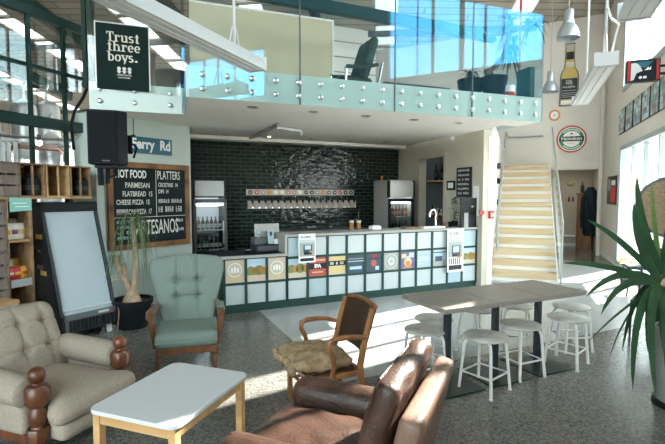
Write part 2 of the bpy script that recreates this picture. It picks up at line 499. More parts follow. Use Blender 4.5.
def tag(o, label, cat, group=None, kind=None):
    o['label'] = label; o['category'] = cat
    if group: o['group'] = group
    if kind: o['kind'] = kind
    return o
def thing(name, label, cat, loc, rz=0, group=None):
    o = bpy.data.objects.new(name, None); COL.objects.link(o); o.empty_display_size = .05
    o.location = loc; o.rotation_euler = (0, 0, rz)
    return tag(o, label, cat, group)
def struct(o):
    o['kind'] = 'structure'; return o
def dup(root, loc, rz, label, group=None):
    r = root.copy(); COL.objects.link(r); r.location = loc; r.rotation_euler = (0, 0, rz)
    r['label'] = label
    if group: r['group'] = group
    for ch in list(root.children):
        c = ch.copy(); COL.objects.link(c); c.parent = r
        for g in list(ch.children):
            d = g.copy(); COL.objects.link(d); d.parent = c
    return r
def text(name, body, size, m, parent, loc, rot=(pi / 2, 0, 0), align='CENTER', ext=.001, bold=0, sx=1.0, shear=0):
    cu = bpy.data.curves.new(name, 'FONT'); cu.body = body; cu.size = size; cu.align_x = align; cu.align_y = 'CENTER'
    cu.extrude = ext; cu.offset = bold; cu.resolution_u = 3; cu.shear = shear
    cu.materials.append(MATS[m])
    tmp = bpy.data.objects.new(name, cu)
    me = bpy.data.meshes.new_from_object(tmp); me.name = name
    bpy.data.objects.remove(tmp); bpy.data.curves.remove(cu)
    if not me.materials: me.materials.append(MATS[m])
    o = bpy.data.objects.new(name, me); COL.objects.link(o); o.parent = parent; o.location = loc; o.rotation_euler = rot; o.scale = (sx, 1, 1)
    return o

# ================================================================== THE SETTING
SOFFIT = 2.6
DECK = 2.92            # upstairs floor
def roof_z(x, y): return 8.0 - .133 * (y + .11 * x)

# ---- ground and floor
b = MB(); b.box(-60, 60, -40, 80, -.12, -.03); o = struct(b.build('exterior_ground', 'exterior_ground'))
b = MB(); b.prism([FN.w(0.1, 4)[:2], FN.w(0.1, -18)[:2], FN.w(-26, -18)[:2], FN.w(-26, 4)[:2]], -.03, 0.0, 'xy')
struct(b.build('floor', 'floor_aggregate'))
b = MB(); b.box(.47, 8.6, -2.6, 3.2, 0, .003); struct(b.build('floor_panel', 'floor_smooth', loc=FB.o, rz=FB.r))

# ---- roof: sloping boards with strips of translucent sheet
ra = Vector((1, -.11, 0)).normalized(); rb = Vector((.11, 1, 0)).normalized()
def rp(s, t, up=0):
    v = ra * s + rb * t; v.z = roof_z(v.x, v.y) + up; return v
def roof_slab(mb, s0, s1, t0, t1, th=.1, up=0):
    P = [(s0, t0), (s1, t0), (s1, t1), (s0, t1)]
    def side(p):                      # cut the roof along the outside of the window wall
        v = rp(*p); return .30 - FN.l(v)[0]
    Q = []
    for i in range(4):
        a, c = P[i], P[(i + 1) % 4]; fa_, fc_ = side(a), side(c)
        if fa_ >= 0: Q.append(a)
        if fa_ * fc_ < 0:
            k = fa_ / (fa_ - fc_); Q.append((a[0] + (c[0] - a[0]) * k, a[1] + (c[1] - a[1]) * k))
    if len(Q) < 3: return
    n = len(Q); vs = [rp(*q, up) for q in Q]; vs += [v + Vector((0, 0, th)) for v in vs]
    mb.add(vs, [tuple(range(n - 1, -1, -1)), tuple(range(n, 2 * n))] + [(i, (i + 1) % n, n + (i + 1) % n, n + i) for i in range(n)])
strips = [(-13.9, 7.5, 22), (-10.4, 7.5, 22), (-6.9, 7.5, 20), (-3.4, 6.0, 18), (0.1, 6.0, 18), (3.6, 8.0, 17)]
rf = MB(); lt = MB()
prev = -24
for s_, t0, t1 in strips:
    roof_slab(rf, prev, s_ - .3, -9, 24)
    roof_slab(rf, s_ - .3, s_ + .3, -9, t0); roof_slab(rf, s_ - .3, s_ + .3, t1, 24)
    k = int((t1 - t0) / 1.3)
    for i in range(k + 1):
        a = t0 + i * (t1 - t0) / k
        roof_slab(rf, s_ - .3, s_ + .3, a - .06, a + .06)
    roof_slab(lt, s_ - .3, s_ + .3, t0, t1, .01, .05)
    prev = s_ + .3
roof_slab(rf, prev, 16, -9, 24)
roof = struct(rf.build('ceiling', 'roof_boards'))
struct(lt.build('roof_window', 'roof_light'))
# purlins and green rafters under the roof
b = MB()
for t in range(4, 23, 3):
    b.bar(rp(-23, t, -.08), rp(4.2, t, -.08), .06, .16)
struct(b.build('roof_beam', 'dark_grey'))
for s_ in (-15.7, -12.2, -8.7, -5.3, -1.7):
    b = MB(); b.bar(rp(s_, -8, -.32), rp(s_, 16.5, -.32), .16, .36); struct(b.build('roof_beam', 'green_steel'))

# ---- right window wall (frame FN, x = 0)
UP0, UP1 = 3.84, 6.0
LO0, LO1 = .06, 2.66
UB0, UB1 = 3.84, 5.12          # second high window, behind the camera
b = MB()
V1, V2, V3, V4 = -2.15, -9.9, -12.8, -15.8
VL = -8.65                     # near end of the glazed doors
H = 9.6
def wallx(mb, v0, v1, z0, z1, t=.10): mb.box(0, t, v0, v1, z0, z1)
wallx(b, V1, 0.24, 0, H); wallx(b, -18, V1, LO1, UP0); wallx(b, -18, V1, UP1, H)
wallx(b, V3, V2, UP0, UP1); wallx(b, V4, V3, UB1, UP1); wallx(b, -18, V4, UP0, UP1)
wallx(b, -18, VL, -.03, LO1); wallx(b, VL, V1, -.03, LO0)
struct(b.build('wall_right', 'white_wall', loc=FN.o, rz=FN.r))
# outside, unseen: upright fins and a canopy added to shape the sun patches
for v, d_, h_ in ((-4.72, 1.0, 9.4), (-8.4, 1.1, 9.4), (-6.4, 1.0, 2.7)):
    b = MB(); b.box(.10, .10 + d_, v - .05, v + .05, -.03, h_); struct(b.build('sun_blocker_fin', 'sun_blocker', loc=FN.o, rz=FN.r))
b = MB(); b.box(.10, 1.07, VL - .2, V1 + .6, 2.76, 2.86); struct(b.build('sun_blocker_canopy', 'sun_blocker', loc=FN.o, rz=FN.r))
def window_bank(name, v0, v1, z0, z1, n, rails=()):
    """v0 far jamb, v1 near jamb"""
    fr = MB(); t = .09
    fr.box(-.04, .09, v1, v1 + t, z0, z1); fr.box(-.04, .09, v0 - t, v0, z0, z1)
    fr.box(-.04, .09, v1, v0, z0, z0 + t); fr.box(-.04, .09, v1, v0, z1 - t, z1)
    for i in range(1, n):
        v = v0 + (v1 - v0) * i / n
        fr.box(.0, .07, v - .026, v + .026, z0, z1)
    for z in rails: fr.box(-.01, .07, v1, v0, z - .03, z + .03)
    f = struct(fr.build(name, 'frame_grey', loc=FN.o, rz=FN.r))
    for i in range(n):
        a = v0 + (v1 - v0) * i / n; c = v0 + (v1 - v0) * (i + 1) / n
        g = MB(); g.box(.03, .04, c + .02, a - .02, z0 + .04, z1 - .04); p = g.build('window_pane', 'window_glass', f); p['kind'] = 'structure'
    return f
window_bank('window_1', V1, V2, UP0, UP1, 8)
window_bank('window_2', V3, V4, UB0, UB1, 3)
window_bank('door_1', V1, VL, LO0, LO1, 7, rails=())
b = MB()
b.box(-.015, 0, V1 + .0, .0, 0, .12); struct(b.build('baseboard_right', 'white_paint', loc=FN.o, rz=FN.r))
b = MB(); b.tube([FN.w(-.10, -.16, 0), FN.w(-.10, -.16, 7)], .05, 10); struct(b.build('pipe', 'white_wall'))
# ---- back wall behind the camera, with glazing added for fill light
b = MB()
b.box(-7.4, .24, -18.24, -18, 0, .12); b.box(-7.4, .24, -18.24, -18, 6.6, 10.4)
b.box(-7.4, -7.1, -18.24, -18, .12, 6.6); b.box(-.2, .24, -18.24, -18, .12, 6.6)
struct(b.build('wall_back', 'white_wall', loc=FN.o, rz=FN.r))
fr = MB()
for i in range(7): fr.box(-7.1 + i * 1.15 - .04, -7.1 + i * 1.15 + .04, -18.16, -18.04, .12, 6.6)
for z in (.16, 2.3, 4.4, 6.56): fr.box(-7.1, -.2, -18.17, -18.05, z - .04, z + .04)
f = struct(fr.build('fill_glazing', 'white_gloss', loc=FN.o, rz=FN.r))
g = MB(); g.box(-7.08, -.22, -18.115, -18.105, .14, 6.58); p = g.build('window_pane', 'window_glass', f); p['kind'] = 'structure'

# ---- sign wall (frame FN, y = 0) with the cloakroom opening
OPX, _z = FN.hit(563, 200, 0)
_, OPZ = FN.hit(580, 169.5, 0)
SWL = -1.75
b = MB()
b.box(SWL - 5.5, -1.55, 0, .22, 3.4, H); b.box(-1.55, .0, 0, .22, OPZ, H)
b.box(SWL, -1.55, 0, .22, 0, 3.4)
struct(b.build('wall_sign', 'white_wall', loc=FN.o, rz=FN.r))
# cloakroom beyond the opening
b = MB()
b.box(-3.4, 1.2, 1.95, 2.1, 0, OPZ + .3); struct(b.build('wall_cloakroom', 'bar_wall_cream', loc=FN.o, rz=FN.r))
b = MB(); b.box(-3.4, .2, .22, 2.1, OPZ + .14, OPZ + .3); b.box(.0, .14, .24, 1.95, 0, OPZ + .14); b.box(-3.4, -3.2, .22, 2.1, 0, OPZ + .14)
struct(b.build('ceiling_cloakroom', 'bar_wall_cream', loc=FN.o, rz=FN.r))
b = MB(); b.box(-3.2, 0, 1.93, 1.95, 0, .1); struct(b.build('baseboard_cloakroom', 'white_paint', loc=FN.o, rz=FN.r))
ld = bpy.data.lights.new('cloakroom_fill', 'AREA'); ld.energy = 2.2; ld.use_shadow = True; ld.size = .5; ld.color = (1, .92, .8)  # fill light added to brighten the dark cloakroom, no fixture
lo = bpy.data.objects.new('cloakroom_fill', ld); COL.objects.link(lo); lo.location = FN.w(-1.0, .75, OPZ + .12)

# ---- bar alcove: black tiled wall, cream side wall with a doorway, pillar
b = MB(); b.box(-.75, 4.355, 2.5, 2.62, 0, 2.70); struct(b.build('wall_bar_tiled', 'black_tile', loc=FB.o, rz=FB.r))
SX = 4.355          # side wall plane (bar frame x)
dy0, dz1 = FB.hitx(444.5, 156, SX)
dy1, _ = FB.hitx(420, 158, SX)
b = MB()
b.box(SX, SX + .16, .52, dy0, 0, 2.70); b.box(SX, SX + .16, dy1, 2.62, 0, 2.70); b.box(SX, SX + .16, dy0, dy1, dz1, 2.70)
b.box(SX, SX + .17, -.12, .52, 0, 2.70)
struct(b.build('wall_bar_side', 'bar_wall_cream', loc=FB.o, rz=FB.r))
b = MB(); t = .06
b.box(SX - .02, SX, dy0 - t, dy0, 0, dz1 + t); b.box(SX - .02, SX, dy1, dy1 + t, 0, dz1 + t); b.box(SX - .02, SX, dy0, dy1, dz1, dz1 + t)
struct(b.build('door_2', 'bar_wall_cream', loc=FB.o, rz=FB.r))
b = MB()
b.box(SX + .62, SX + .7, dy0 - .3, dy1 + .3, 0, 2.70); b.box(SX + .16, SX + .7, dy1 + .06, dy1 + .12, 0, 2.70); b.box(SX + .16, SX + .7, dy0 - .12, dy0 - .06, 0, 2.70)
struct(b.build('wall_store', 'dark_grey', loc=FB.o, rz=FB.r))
# ---- balcony slab and soffit
b = MB()
GXL = FG.hit(89, 95, 1.03)[0]; GXR = FG.hit(541.5, 112, -.03)[0]
b.box(0, GXR, .0, 6.6, 2.66, DECK); b.box(GXL, 0, 1.05, 6.6, 2.66, DECK)
b.box(0, GXR, 0, .42, SOFFIT, 2.66); b.box(GXL, 0, 1.05, 1.3, SOFFIT, 2.66); b.box(0, .22, .42, 1.3, SOFFIT, 2.66)
struct(b.build('slab_balcony', 'soffit_white', loc=FG.o, rz=FG.r))
b = MB(); b.box(-.75, SX, 2.2, 2.5, SOFFIT, 2.66); struct(b.build('ceiling_trim', 'soffit_white', loc=FB.o, rz=FB.r))
# ---- chalkboard wall with its end column
WLEN = 1.56
b = MB(); b.box(-.02, WLEN, 0, .16, 0, 2.66); struct(b.build('wall_chalkboard', 'sage_wall', loc=FW.o, rz=FW.r))
c0 = at_y(72.5, 113, 5.62); c1 = at_y(91, 113, 5.62)
b = MB(); b.box(c0.x, c1.x + .04, 5.62, 5.8, 0, c0.z); struct(b.build('column_left', 'sage_wall'))
b = MB(); b.box(.0, WLEN, -.015, 0, 0, .1); struct(b.build('baseboard_left', 'white_paint', loc=FW.o, rz=FW.r))
# ---- steel window wall on the left (frame FL: x runs away from the camera, y = 0)
b = MB()
def flz(px, py): return FL.hit(px, py, 0)
XN = -9.0
pa = flz(0, 116); pb = flz(72, 128)
b.box(XN, -.02, -.05, .05, pa[1] - .06, pa[1] + .06)
pm = flz(0, 57.3); b.box(XN, -.02, -.02, .02, pm[1] - .02, pm[1] + .02)
t0 = flz(9, 3); t1 = flz(84, 31.7)
sl = (t1[1] - t0[1]) / (t1[0] - t0[0])
b.bar((XN, 0, t0[1] + sl * (XN - t0[0])), (0, 0, t1[1] - sl * t1[0]), .07, .1)
for px in (29.5, 64, -10, -70, -150):
    x = flz(px, 80)[0]
    b.box(x - .018, x + .018, -.022, .022, .5, t0[1] + sl * (x - t0[0]))
b.box(XN, -.02, -.06, .06, .0, .10)
wl = struct(b.build('window_4', 'green_steel', loc=FL.o, rz=FL.r))
g = MB(); g.prism([(XN, .08), (-.02, .08), (-.02, t1[1]), (XN, t0[1] + sl * (XN - t0[0]))], -.004, .004, 'xz')
p = g.build('window_pane', 'window_glass', wl); p['kind'] = 'structure'
b = MB()
pl = at_y(83, 40, 5.5); pr = at_y(91, 40, 5.5)
b.box(pl.x, pl.x + .05, 5.47, 5.56, 2.9, 7.2); b.box(pr.x - .035, pr.x + .02, 5.47, 5.56, 2.9, 7.2)
for i in range(12): b.bar((pl.x + .03, 5.52, 2.95 + i * .35), (pr.x - .01, 5.52, 3.12 + i * .35), .02, .03)
struct(b.build('column_steel', 'green_steel'))
# wall continuing above the steel window, and the brewery hall beyond
b = MB(); b.box(-26, -25.8, -18, 6, 0, 11); struct(b.build('wall_hall_left', 'roof_boards', loc=FN.o, rz=FN.r))
b = MB(); b.box(-26, -8.2, 11.8, 12, 0, 8); struct(b.build('wall_hall_end', 'white_cladding', loc=FN.o, rz=FN.r))
b = MB(); b.box(-26, -7.4, -18.2, -18, 0, 11); struct(b.build('wall_hall_near', 'white_wall', loc=FN.o, rz=FN.r))
# ---- upstairs back wall and the stair well
b = MB(); b.box(2.55, 5.4, 7.0, 7.16, DECK, 6.4); struct(b.build('wall_upstairs', 'white_cladding', loc=FG.o, rz=FG.r))
# stairs stand in frame FS: x to the right, y up the flight
FS = Fr(2.98, 8.28, -23.0)
SW = 1.12
N_ST = 13; RISE = .18; GO = .285
b = MB(); b.box(-.16, 0, -.35, 6.0, 0, SOFFIT + .35); struct(b.build('wall_stairs_left', 'white_wall', loc=FS.o, rz=FS.r))
ly = N_ST * GO
b = MB(); b.box(-.16, SW + .12, ly + 1.15, ly + 1.3, 0, 5.2); struct(b.build('wall_landing', 'white_wall', loc=FS.o, rz=FS.r))
b = MB(); b.box(0, SW, ly - .05, ly + 1.15, N_ST * RISE - .15, N_ST * RISE); struct(b.build('slab_landing', 'stair_pine', loc=FS.o, rz=FS.r))

def marks(name, n, xa, xb, za, zb, y, m, parent, seed=3):
    """a line of lettering too small to read"""
    rr = random.Random(seed + n); q = MB(); wd = (xb - xa) / n; s = min(wd * .2, (zb - za) * .2)
    for k in range(n):
        a = xa + wd * k; c = a + wd * rr.uniform(.6, .78); kd = rr.randrange(4)
        if rr.random() < .08: continue
        q.box(a, a + s, y, y + .001, za, zb)
        if kd != 1: q.box(c - s, c, y, y + .001, za, zb if kd != 2 else (za + zb) / 2)
        if kd in (0, 2): q.box(a, c, y, y + .001, zb - s, zb)
        if kd in (0, 1): q.box(a, c, y, y + .001, za, za + s)
        q.box(a, c, y, y + .001, (za + zb) / 2 - s / 2, (za + zb) / 2 + s / 2)
    return q.build(name, m, parent)

# ================================================================== STAIRS
st = thing('staircase', 'straight pine tread staircase with white risers climbing beside the bar wall', 'stairs', FS.w(0, 0), FS.r)
for i in range(N_ST):
    t = MB(); t.box(.01, SW, i * GO - .02, (i + 1) * GO, (i + 1) * RISE - .03, (i + 1) * RISE); t.box(.01, SW, i * GO - .02, i * GO + .005, (i + 1) * RISE - .108, (i + 1) * RISE - .03)
    t.build('tread', 'stair_pine', st, bevel=.006)
    r_ = MB(); r_.box(.01, SW, i * GO + .006, i * GO + .02, i * RISE, (i + 1) * RISE - .032); r_.build('riser', 'white_paint', st)
s_ = MB(); s_.prism([(-.02, 0), (.25, 0), (N_ST * GO, N_ST * RISE - .2), (N_ST * GO, N_ST * RISE), (N_ST * GO - .1, N_ST * RISE), (-.02, RISE)], SW, SW + .018, 'yz')
s_.build('stringer', 'white_paint', st, bevel=.003)
# glass balustrade on the open side and the wall handrail
bal = thing('stair_balustrade', 'frameless glass balustrade with slim steel edge on the open side of the stairs', 'balustrade', FS.w(SW + .055, 0), FS.r)
g = MB(); g.prism([(-.12, .05), (.1, .05), (N_ST * GO, N_ST * RISE - .15), (N_ST * GO, N_ST * RISE + .95), (-.12, 1.12)], -.006, .006, 'yz')
g.build('glass_panel', 'stair_glass', bal)
g = MB(); g.tube([(0, -.12, .03), (0, -.12, 1.13), (0, N_ST * GO, N_ST * RISE + .96)], .016, 8); g.build('edge_rail', 'mid_grey', bal)
hr = thing('handrail', 'steel tube handrail on the left stair wall turning across the landing', 'handrail', FS.w(.10, 0), FS.r)
g = MB(); g.tube([(0, .05, .55), (0, .05, 1.06), (0, .25, 1.14), (0, ly - .1, N_ST * RISE + .88), (0, ly + 1.05, N_ST * RISE + .9), (.12, ly + 1.08, N_ST * RISE + .88), (SW - .2, ly + 1.08, N_ST * RISE + .88)], .024, 8)
g.build('rail', 'mid_grey', hr)
g = MB()
for y_ in (.5, 1.6, 2.7, 3.6):
    z_ = 1.2 + (y_ - .25) * (N_ST * RISE - .26) / (ly - .35); g.tube([(0, y_, z_), (-.03, y_, z_ - .07), (-.065, y_, z_ - .07)], .009, 6)
for x_ in (.35, .8): g.tube([(x_, ly + 1.08, N_ST * RISE + .88), (x_, ly + 1.11, N_ST * RISE + .82), (x_, ly + 1.145, N_ST * RISE + .82)], .009, 6)
g.build('bracket', 'steel', hr)
# small things on the white wall at the foot of the stairs
for i, py in enumerate((166, 181, 202, 227)):
    x_, z_ = None, None
    y_, z_ = FS.hitx(497, py, 0.0)
    h = MB(); h.box(0, .075, -.045, .045, -.06, .06); h.lathe([(.03, .05), (.03, .07)], (0, 0, 0), 10, Matrix.Rotation(pi / 2, 3, 'Y'))
    o = h.build('step_light', 'charcoal', loc=FS.w(.0, max(-.3, y_), z_), rz=FS.r, bevel=.006)
    tag(o, ['small dark wall light beside the stairs, topmost of the column of four', 'small dark wall light beside the stairs, second from the top of four',
            'small dark wall light beside the stairs, third from the top of four', 'small dark wall light beside the stairs, lowest of the column of four'][i], 'wall light', 'lights up the stair wall')
x_, z_ = FB.hit(490, 214.5, -.12)
cp = thing('fire_alarm_button', 'small red fire alarm call point on the white edge beside the stairs', 'fire alarm', FB.w(x_, -.128, z_), FB.r)
h = MB(); h.box(-.05, .05, -.045, 0, -.07, .07); h.build('housing', 'red', cp, bevel=.008); h = MB(); h.box(-.028, .028, -.05, -.044, -.035, .025); h.build('push_plate', 'sign_white', cp)
h = MB(); h.box(SX + .11, SX + .23, -.128, .1, 0, SOFFIT); h.build('trim_1', 'white_wall', loc=FB.o, rz=FB.r)['kind'] = 'structure'

# ================================================================== BALCONY EDGE
NG = 4
xs = [0, FG.hit(262, 60, -.03)[0], FG.hit(395, 60, -.03)[0], FG.hit(473, 60, -.03)[0], GXR]
xs[1] = FG.hit(300, 60, -.03)[0]
gb = thing('glass_balustrade', 'frameless glass balcony balustrade pinned to the slab edge above the bar', 'balustrade', FG.w(0, 0, 0), FG.r)
for a, c in zip(xs[:-1], xs[1:]):
    g = MB(); g.box(a + .008, c - .008, -.036, -.022, SOFFIT, 4.02); g.build('glass_panel', 'balcony_glass', gb)
g = MB(); g.box(-.036, -.022, -.03, 1.03, SOFFIT, 4.02); g.build('glass_panel', 'balcony_glass', gb)
g = MB(); g.box(GXR, GXR + .014, -.03, .95, SOFFIT, 4.02); g.build('glass_panel', 'balcony_glass', gb)
for a in xs[1:-1]:
    g = MB(); g.box(a - .008, a + .008, -.034, -.024, SOFFIT, 4.02); g.build('joint_strip', 'dark_grey', gb)
fa = MB(); fa.box(0, GXR, -.02, -.002, SOFFIT, DECK); fa.box(-.02, -.002, -.02, 1.04, SOFFIT, DECK)
fa.build('fascia', 'fascia_green', gb)
def stud(x, z, left=False):
    s = MB(); y = 1.02 if left else -.036
    s.lathe([(.0, 0), (.028, 0), (.028, .022), (.02, .028), (0, .028)], (x, y, z), 12, Matrix.Rotation(pi / 2, 3, 'X'), cap=False)
    return s
k = 18
for i in range(k):
    x = .14 + (GXR - .26) * i / (k - 1)
    for z in (2.835, 2.69): stud(x, z).build('stud', 'steel', gb)
gl = thing('glass_balustrade', 'set-back piece of balcony balustrade with pinned fascia above the chalkboard', 'balustrade', FG.w(0, 0, 0), FG.r)
fa = MB(); fa.box(GXL, -.04, 1.03, 1.048, SOFFIT, DECK); fa.build('fascia', 'fascia_green', gl)
fa = MB(); fa.box(GXL, -.05, 1.006, 1.018, DECK - .1, 4.0); fa.build('glass_panel', 'stair_glass', gl)
for x in [FG.hit(q_, 95, 1.0)[0] for q_ in (99.5, 134.5, 170)]:
    for z in (2.84, 2.70):
        s = MB(); s.lathe([(.0, 0), (.028, 0), (.028, .022), (.02, .028), (0, .028)], (x, 1.03, z), 12, Matrix.Rotation(pi / 2, 3, 'X'), cap=False); s.build('stud', 'steel', gl)

# downlights in the soffit
def down(px, py, h, fr, label):
    p = at_h(px, py, h)
    d = thing('downlight', label, 'downlight', (p.x, p.y, h), 0, 'downlights in the soffit')
    r_ = MB(); r_.lathe([(.062, -.001), (.065, -.009), (.045, -.010), (.040, -.001)], (0, 0, 0), 16, cap=False); r_.build('ring', 'steel', d)
    r_ = MB(); r_.lathe([(.0, -.004), (.042, -.004)], (0, 0, 0), 16, cap=False); r_.build('lens', 'downlight_glow' if 'lit ' in label else 'mid_grey', d)
for px, lab in ((253, 'first recessed downlight from the left in the balcony lip'), (313, 'second recessed downlight from the left in the balcony lip'),
                (366, 'third recessed downlight from the left in the balcony lip'), (414, 'fourth recessed downlight from the left in the balcony lip'), (458, 'last recessed downlight at the right of the balcony lip')):
    down(px, 107 + (px - 253) * .078, SOFFIT, None, lab)
for px, py, lab in ((225, 135, 'recessed downlight above the tall drinks fridge'), (269, 136.5, 'lit recessed downlight above the left end of the tap wall'), (310, 138.5, 'recessed downlight above the middle of the tap wall'),
                    (349, 140.5, 'recessed downlight above the right end of the tap wall'), (386, 142.5, 'recessed downlight above the silver counter fridge')):
    down(px, py, 2.66, None, lab)
a = at_h(250, 138.2, 2.62); c = at_h(278, 125, 2.62)
g = MB(); g.bar(a, c, .035, .05); tag(g.build('cable_duct', 'mid_grey'), 'grey cable duct running across the soffit over the bar', 'duct')
a = at_h(276, 127.5, 2.63); c = at_h(301, 131, 2.63)
tl = thing('soffit_light', 'slim white strip light fixed to the soffit over the bar', 'light', a, 0)
g = MB(); g.bar((0, 0, 0), c - a, .04, .04); g.build('body', 'white_lamp', tl); g = MB(); g.cyl((c - a) - Vector((.0, 0, .01)), (c - a) - Vector((0, 0, .07)), .028, .02, 10); g.build('sensor_head', 'white_lamp', tl)
for px, py, lab in ((342.5, 145, 'small white ceiling sensor above the tap wall'), (452, 139, 'small white ceiling sensor above the chalk menu on the side wall')):
    p = at_h(px, py, 2.62)
    s = thing('ceiling_sensor', lab, 'sensor', p); g = MB(); g.box(-.035, .035, -.035, .035, -.02, .04); g.build('base', 'white_lamp', s, bevel=.006); g = MB(); g.sphere((0, 0, -.02), .028, 10); g.build('dome', 'light_grey', s)

# ================================================================== BAR
LB, UB = .745, 1.01
XJ = FB.hit(287, 280, 0)[0]
XE = SX - .01
bar = thing('bar_counter', 'long dark green panelled bar counter with square glazed poster panels', 'bar counter', FB.w(0, 0), FB.r)
x0s = [.0 + XJ * i / 3 for i in range(4)]
nU = 11
x1s = [XJ + (XE - XJ) * i / nU for i in range(nU + 1)]
fr_ = MB()
fr_.box(-.03, XJ, .03, .62, .08, LB); fr_.box(XJ, XE, .03, .40, .08, UB)
fr_.box(-.03, XE, .0, .62, 0, .10)
fr_.build('carcass', 'bar_green', bar)
fr_ = MB()
zl = [.10, .10 + (LB - .10) * .46, LB]
zu = [.10, .10 + (UB - .10) * .33, .10 + (UB - .10) * .67, UB]
t = .017
for x in x0s: fr_.box(x - t, x + t, -.012, .03, .08, LB)
for x in x1s: fr_.box(x - t, x + t, -.012, .03, .08, UB)
for z in zl: fr_.box(-.03, XJ, -.010, .03, z - t, z + t)
for z in zu: fr_.box(XJ, XE, -.010, .03, z - t, z + t)
fr_.build('lattice_frame', 'bar_green', bar)
tp = MB(); tp.box(-.06, XJ, -.05, .02, LB, LB + .035); tp.build('counter_edge', 'bar_edge', bar, bevel=.004)
tp = MB(); tp.box(-.06, XJ - .041, .021, .66, LB, LB + .034); tp.build('counter_top', 'black_matte', bar)
tp = MB(); tp.box(XJ - .04, XE, -.05, .42, UB, UB + .035); tp.box(XJ - .04, XJ, -.03, .42, LB + .035, UB); tp.build('worktop', 'bar_edge', bar, bevel=.004)
def panel(xa, xb, za, zb, kind):
    p = MB(); e = t - .002; xa += e; xb -= e; za += e; zb -= e
    p.box(xa, xb, .004, .03, za, zb)
    cx, cz, w_, h_ = (xa + xb) / 2, (za + zb) / 2, xb - xa, zb - za
    base = {'white': 'panel_white', 'cool': 'panel_cool', 'sand': 'print_sand', 'land': 'print_sky', 'red': 'print_red', 'yellow': 'print_yellow', 'navy': 'print_navy', 'navy2': 'print_navy',
            'grey': 'print_grey', 'purple': 'print_purple', 'pale': 'panel_cool', 'photo': 'panel_cool', 'land2': 'print_sky'}[kind]
    o = p.build('panel', base, bar)
    if kind in ('white', 'cool'): return o
    q = MB()
    def patch(a, b_, c, d, m, y=.002):
        q.m(m); q.box(cx + w_ * a, cx + w_ * b_, y, .0045, cz + h_ * c, cz + h_ * d)
    def disc(x, z, r, m, y=.001, sq=1):
        q.m(m); q.prism([(cx + w_ * x + r * cos(2 * pi * k / 20), cz + h_ * z + r * sq * sin(2 * pi * k / 20)) for k in range(20)], .0042, y, 'xz')
    def ringp(x, z, r, r2, m, y=.0005):
        q.m(m); vs = []
        for k in range(24):
            a = 2 * pi * k / 24
            for rr in (r2, r): vs.append((cx + w_ * x + rr * cos(a), y, cz + h_ * z + rr * sin(a)))
        q.add(vs, [(2 * k, 2 * k + 1, (2 * k + 3) % 48, (2 * k + 2) % 48) for k in range(24)])
    if kind == 'sand':
        patch(-.38, .38, -.40, -.28, 'print_yellow'); ringp(0, .05, w_ * .36, w_ * .32, 'sign_white'); patch(-.2, -.1, -.06, .14, 'sign_white', .001); patch(-.05, .05, -.06, .18, 'sign_white', .001); patch(.1, .2, -.06, .14, 'sign_white', .001)
    elif kind in ('land', 'land2'):
        patch(-.5, .5, -.5, -.2, 'print_sand'); patch(-.5, .5, -.22, -.05, 'print_green', .0015); patch(-.5, -.12, -.14, .02, 'print_orange', .0012)
        for x, r in ((-.3, .06), (-.08, .05), (.15, .07), (.34, .05)): disc(x, -.02, r, 'print_orange' if r < .06 else 'print_green', .0008)
        patch(-.5, .5, .32, .36, 'panel_white', .001)
    elif kind == 'red':
        patch(-.5, .5, -.12, .18, 'print_black'); patch(-.42, .42, .30, .38, 'print_sand', .001); patch(-.3, .3, -.32, -.26, 'print_sand', .001)
    elif kind == 'yellow':
        patch(-.5, .5, -.02, .24, 'print_black'); patch(-.5, .5, -.5, -.42, 'print_sand', .001)
    elif kind == 'navy':
        patch(-.5, .5, .12, .17, 'panel_white'); patch(-.5, .5, .26, .30, 'print_grey'); patch(-.36, .36, -.3, -.14, 'print_sky', .001)
    elif kind == 'navy2':
        patch(-.08, .18, .28, .46, 'heart_red'); disc(.0, -.03, .05, 'print_red'); patch(.1, .32, -.42, -.2, 'print_sky'); patch(-.5, .5, .20, .24, 'print_black')
    elif kind == 'grey':
        ringp(0, 0, w_ * .42, w_ * .36, 'panel_white'); disc(0, 0, w_ * .22, 'light_grey', sq=1.1)
    elif kind == 'purple':
        disc(0, -.12, w_ * .26, 'print_yellow'); disc(0, -.2, w_ * .16, 'print_orange', .0004); patch(-.42, -.1, .12, .36, 'print_yellow'); patch(.08, .4, .14, .42, 'panel_white'); patch(-.3, .3, -.46, -.38, 'print_orange', .001)
        disc(.02, .12, w_ * .12, 'print_sky', .0003)
    elif kind == 'pale':
        patch(-.4, .3, .22, .26, 'print_grey'); patch(-.3, .42, .06, .10, 'light_grey'); patch(-.45, .2, -.3, -.26, 'print_sand'); patch(-.5, .5, -.1, 0, 'panel_white')
    elif kind == 'photo':
        patch(-.5, .5, -.5, -.12, 'print_grey'); patch(-.3, .2, -.2, .1, 'print_navy', .001); patch(-.5, .5, .3, .36, 'print_navy', .001)
    q.build('print', None, o)
    if kind == 'red': text('lettering', 'IPA', h_ * .26, 'sign_white', o, (cx, -.0008, cz + h_ * .03), bold=.004)
    if kind == 'yellow': marks('lettering', 7, cx - w_ * .4, cx + w_ * .4, cz + h_ * .04, cz + h_ * .18, -.0008, 'sign_white', o)
    if kind == 'grey': text('lettering', 'III', h_ * .26, 'print_grey', o, (cx, -.0008, cz), bold=.002)
    return o
for i, kd in enumerate(('sand', 'land', 'sand')):
    panel(x0s[i], x0s[i + 1], zl[0], zl[1], 'white'); panel(x0s[i], x0s[i + 1], zl[1], zl[2], kd)
mids = ('land2', 'red', 'yellow', 'navy', 'navy2', 'grey', 'purple', 'pale', 'photo', 'photo', 'land')
for i, kd in enumerate(mids):
    panel(x1s[i], x1s[i + 1], zu[0], zu[1], 'cool' if i in (1, 9) else 'white'); panel(x1s[i], x1s[i + 1], zu[1], zu[2], kd); panel(x1s[i], x1s[i + 1], zu[2], zu[3], 'cool' if i in (0, 9, 10) else 'white')

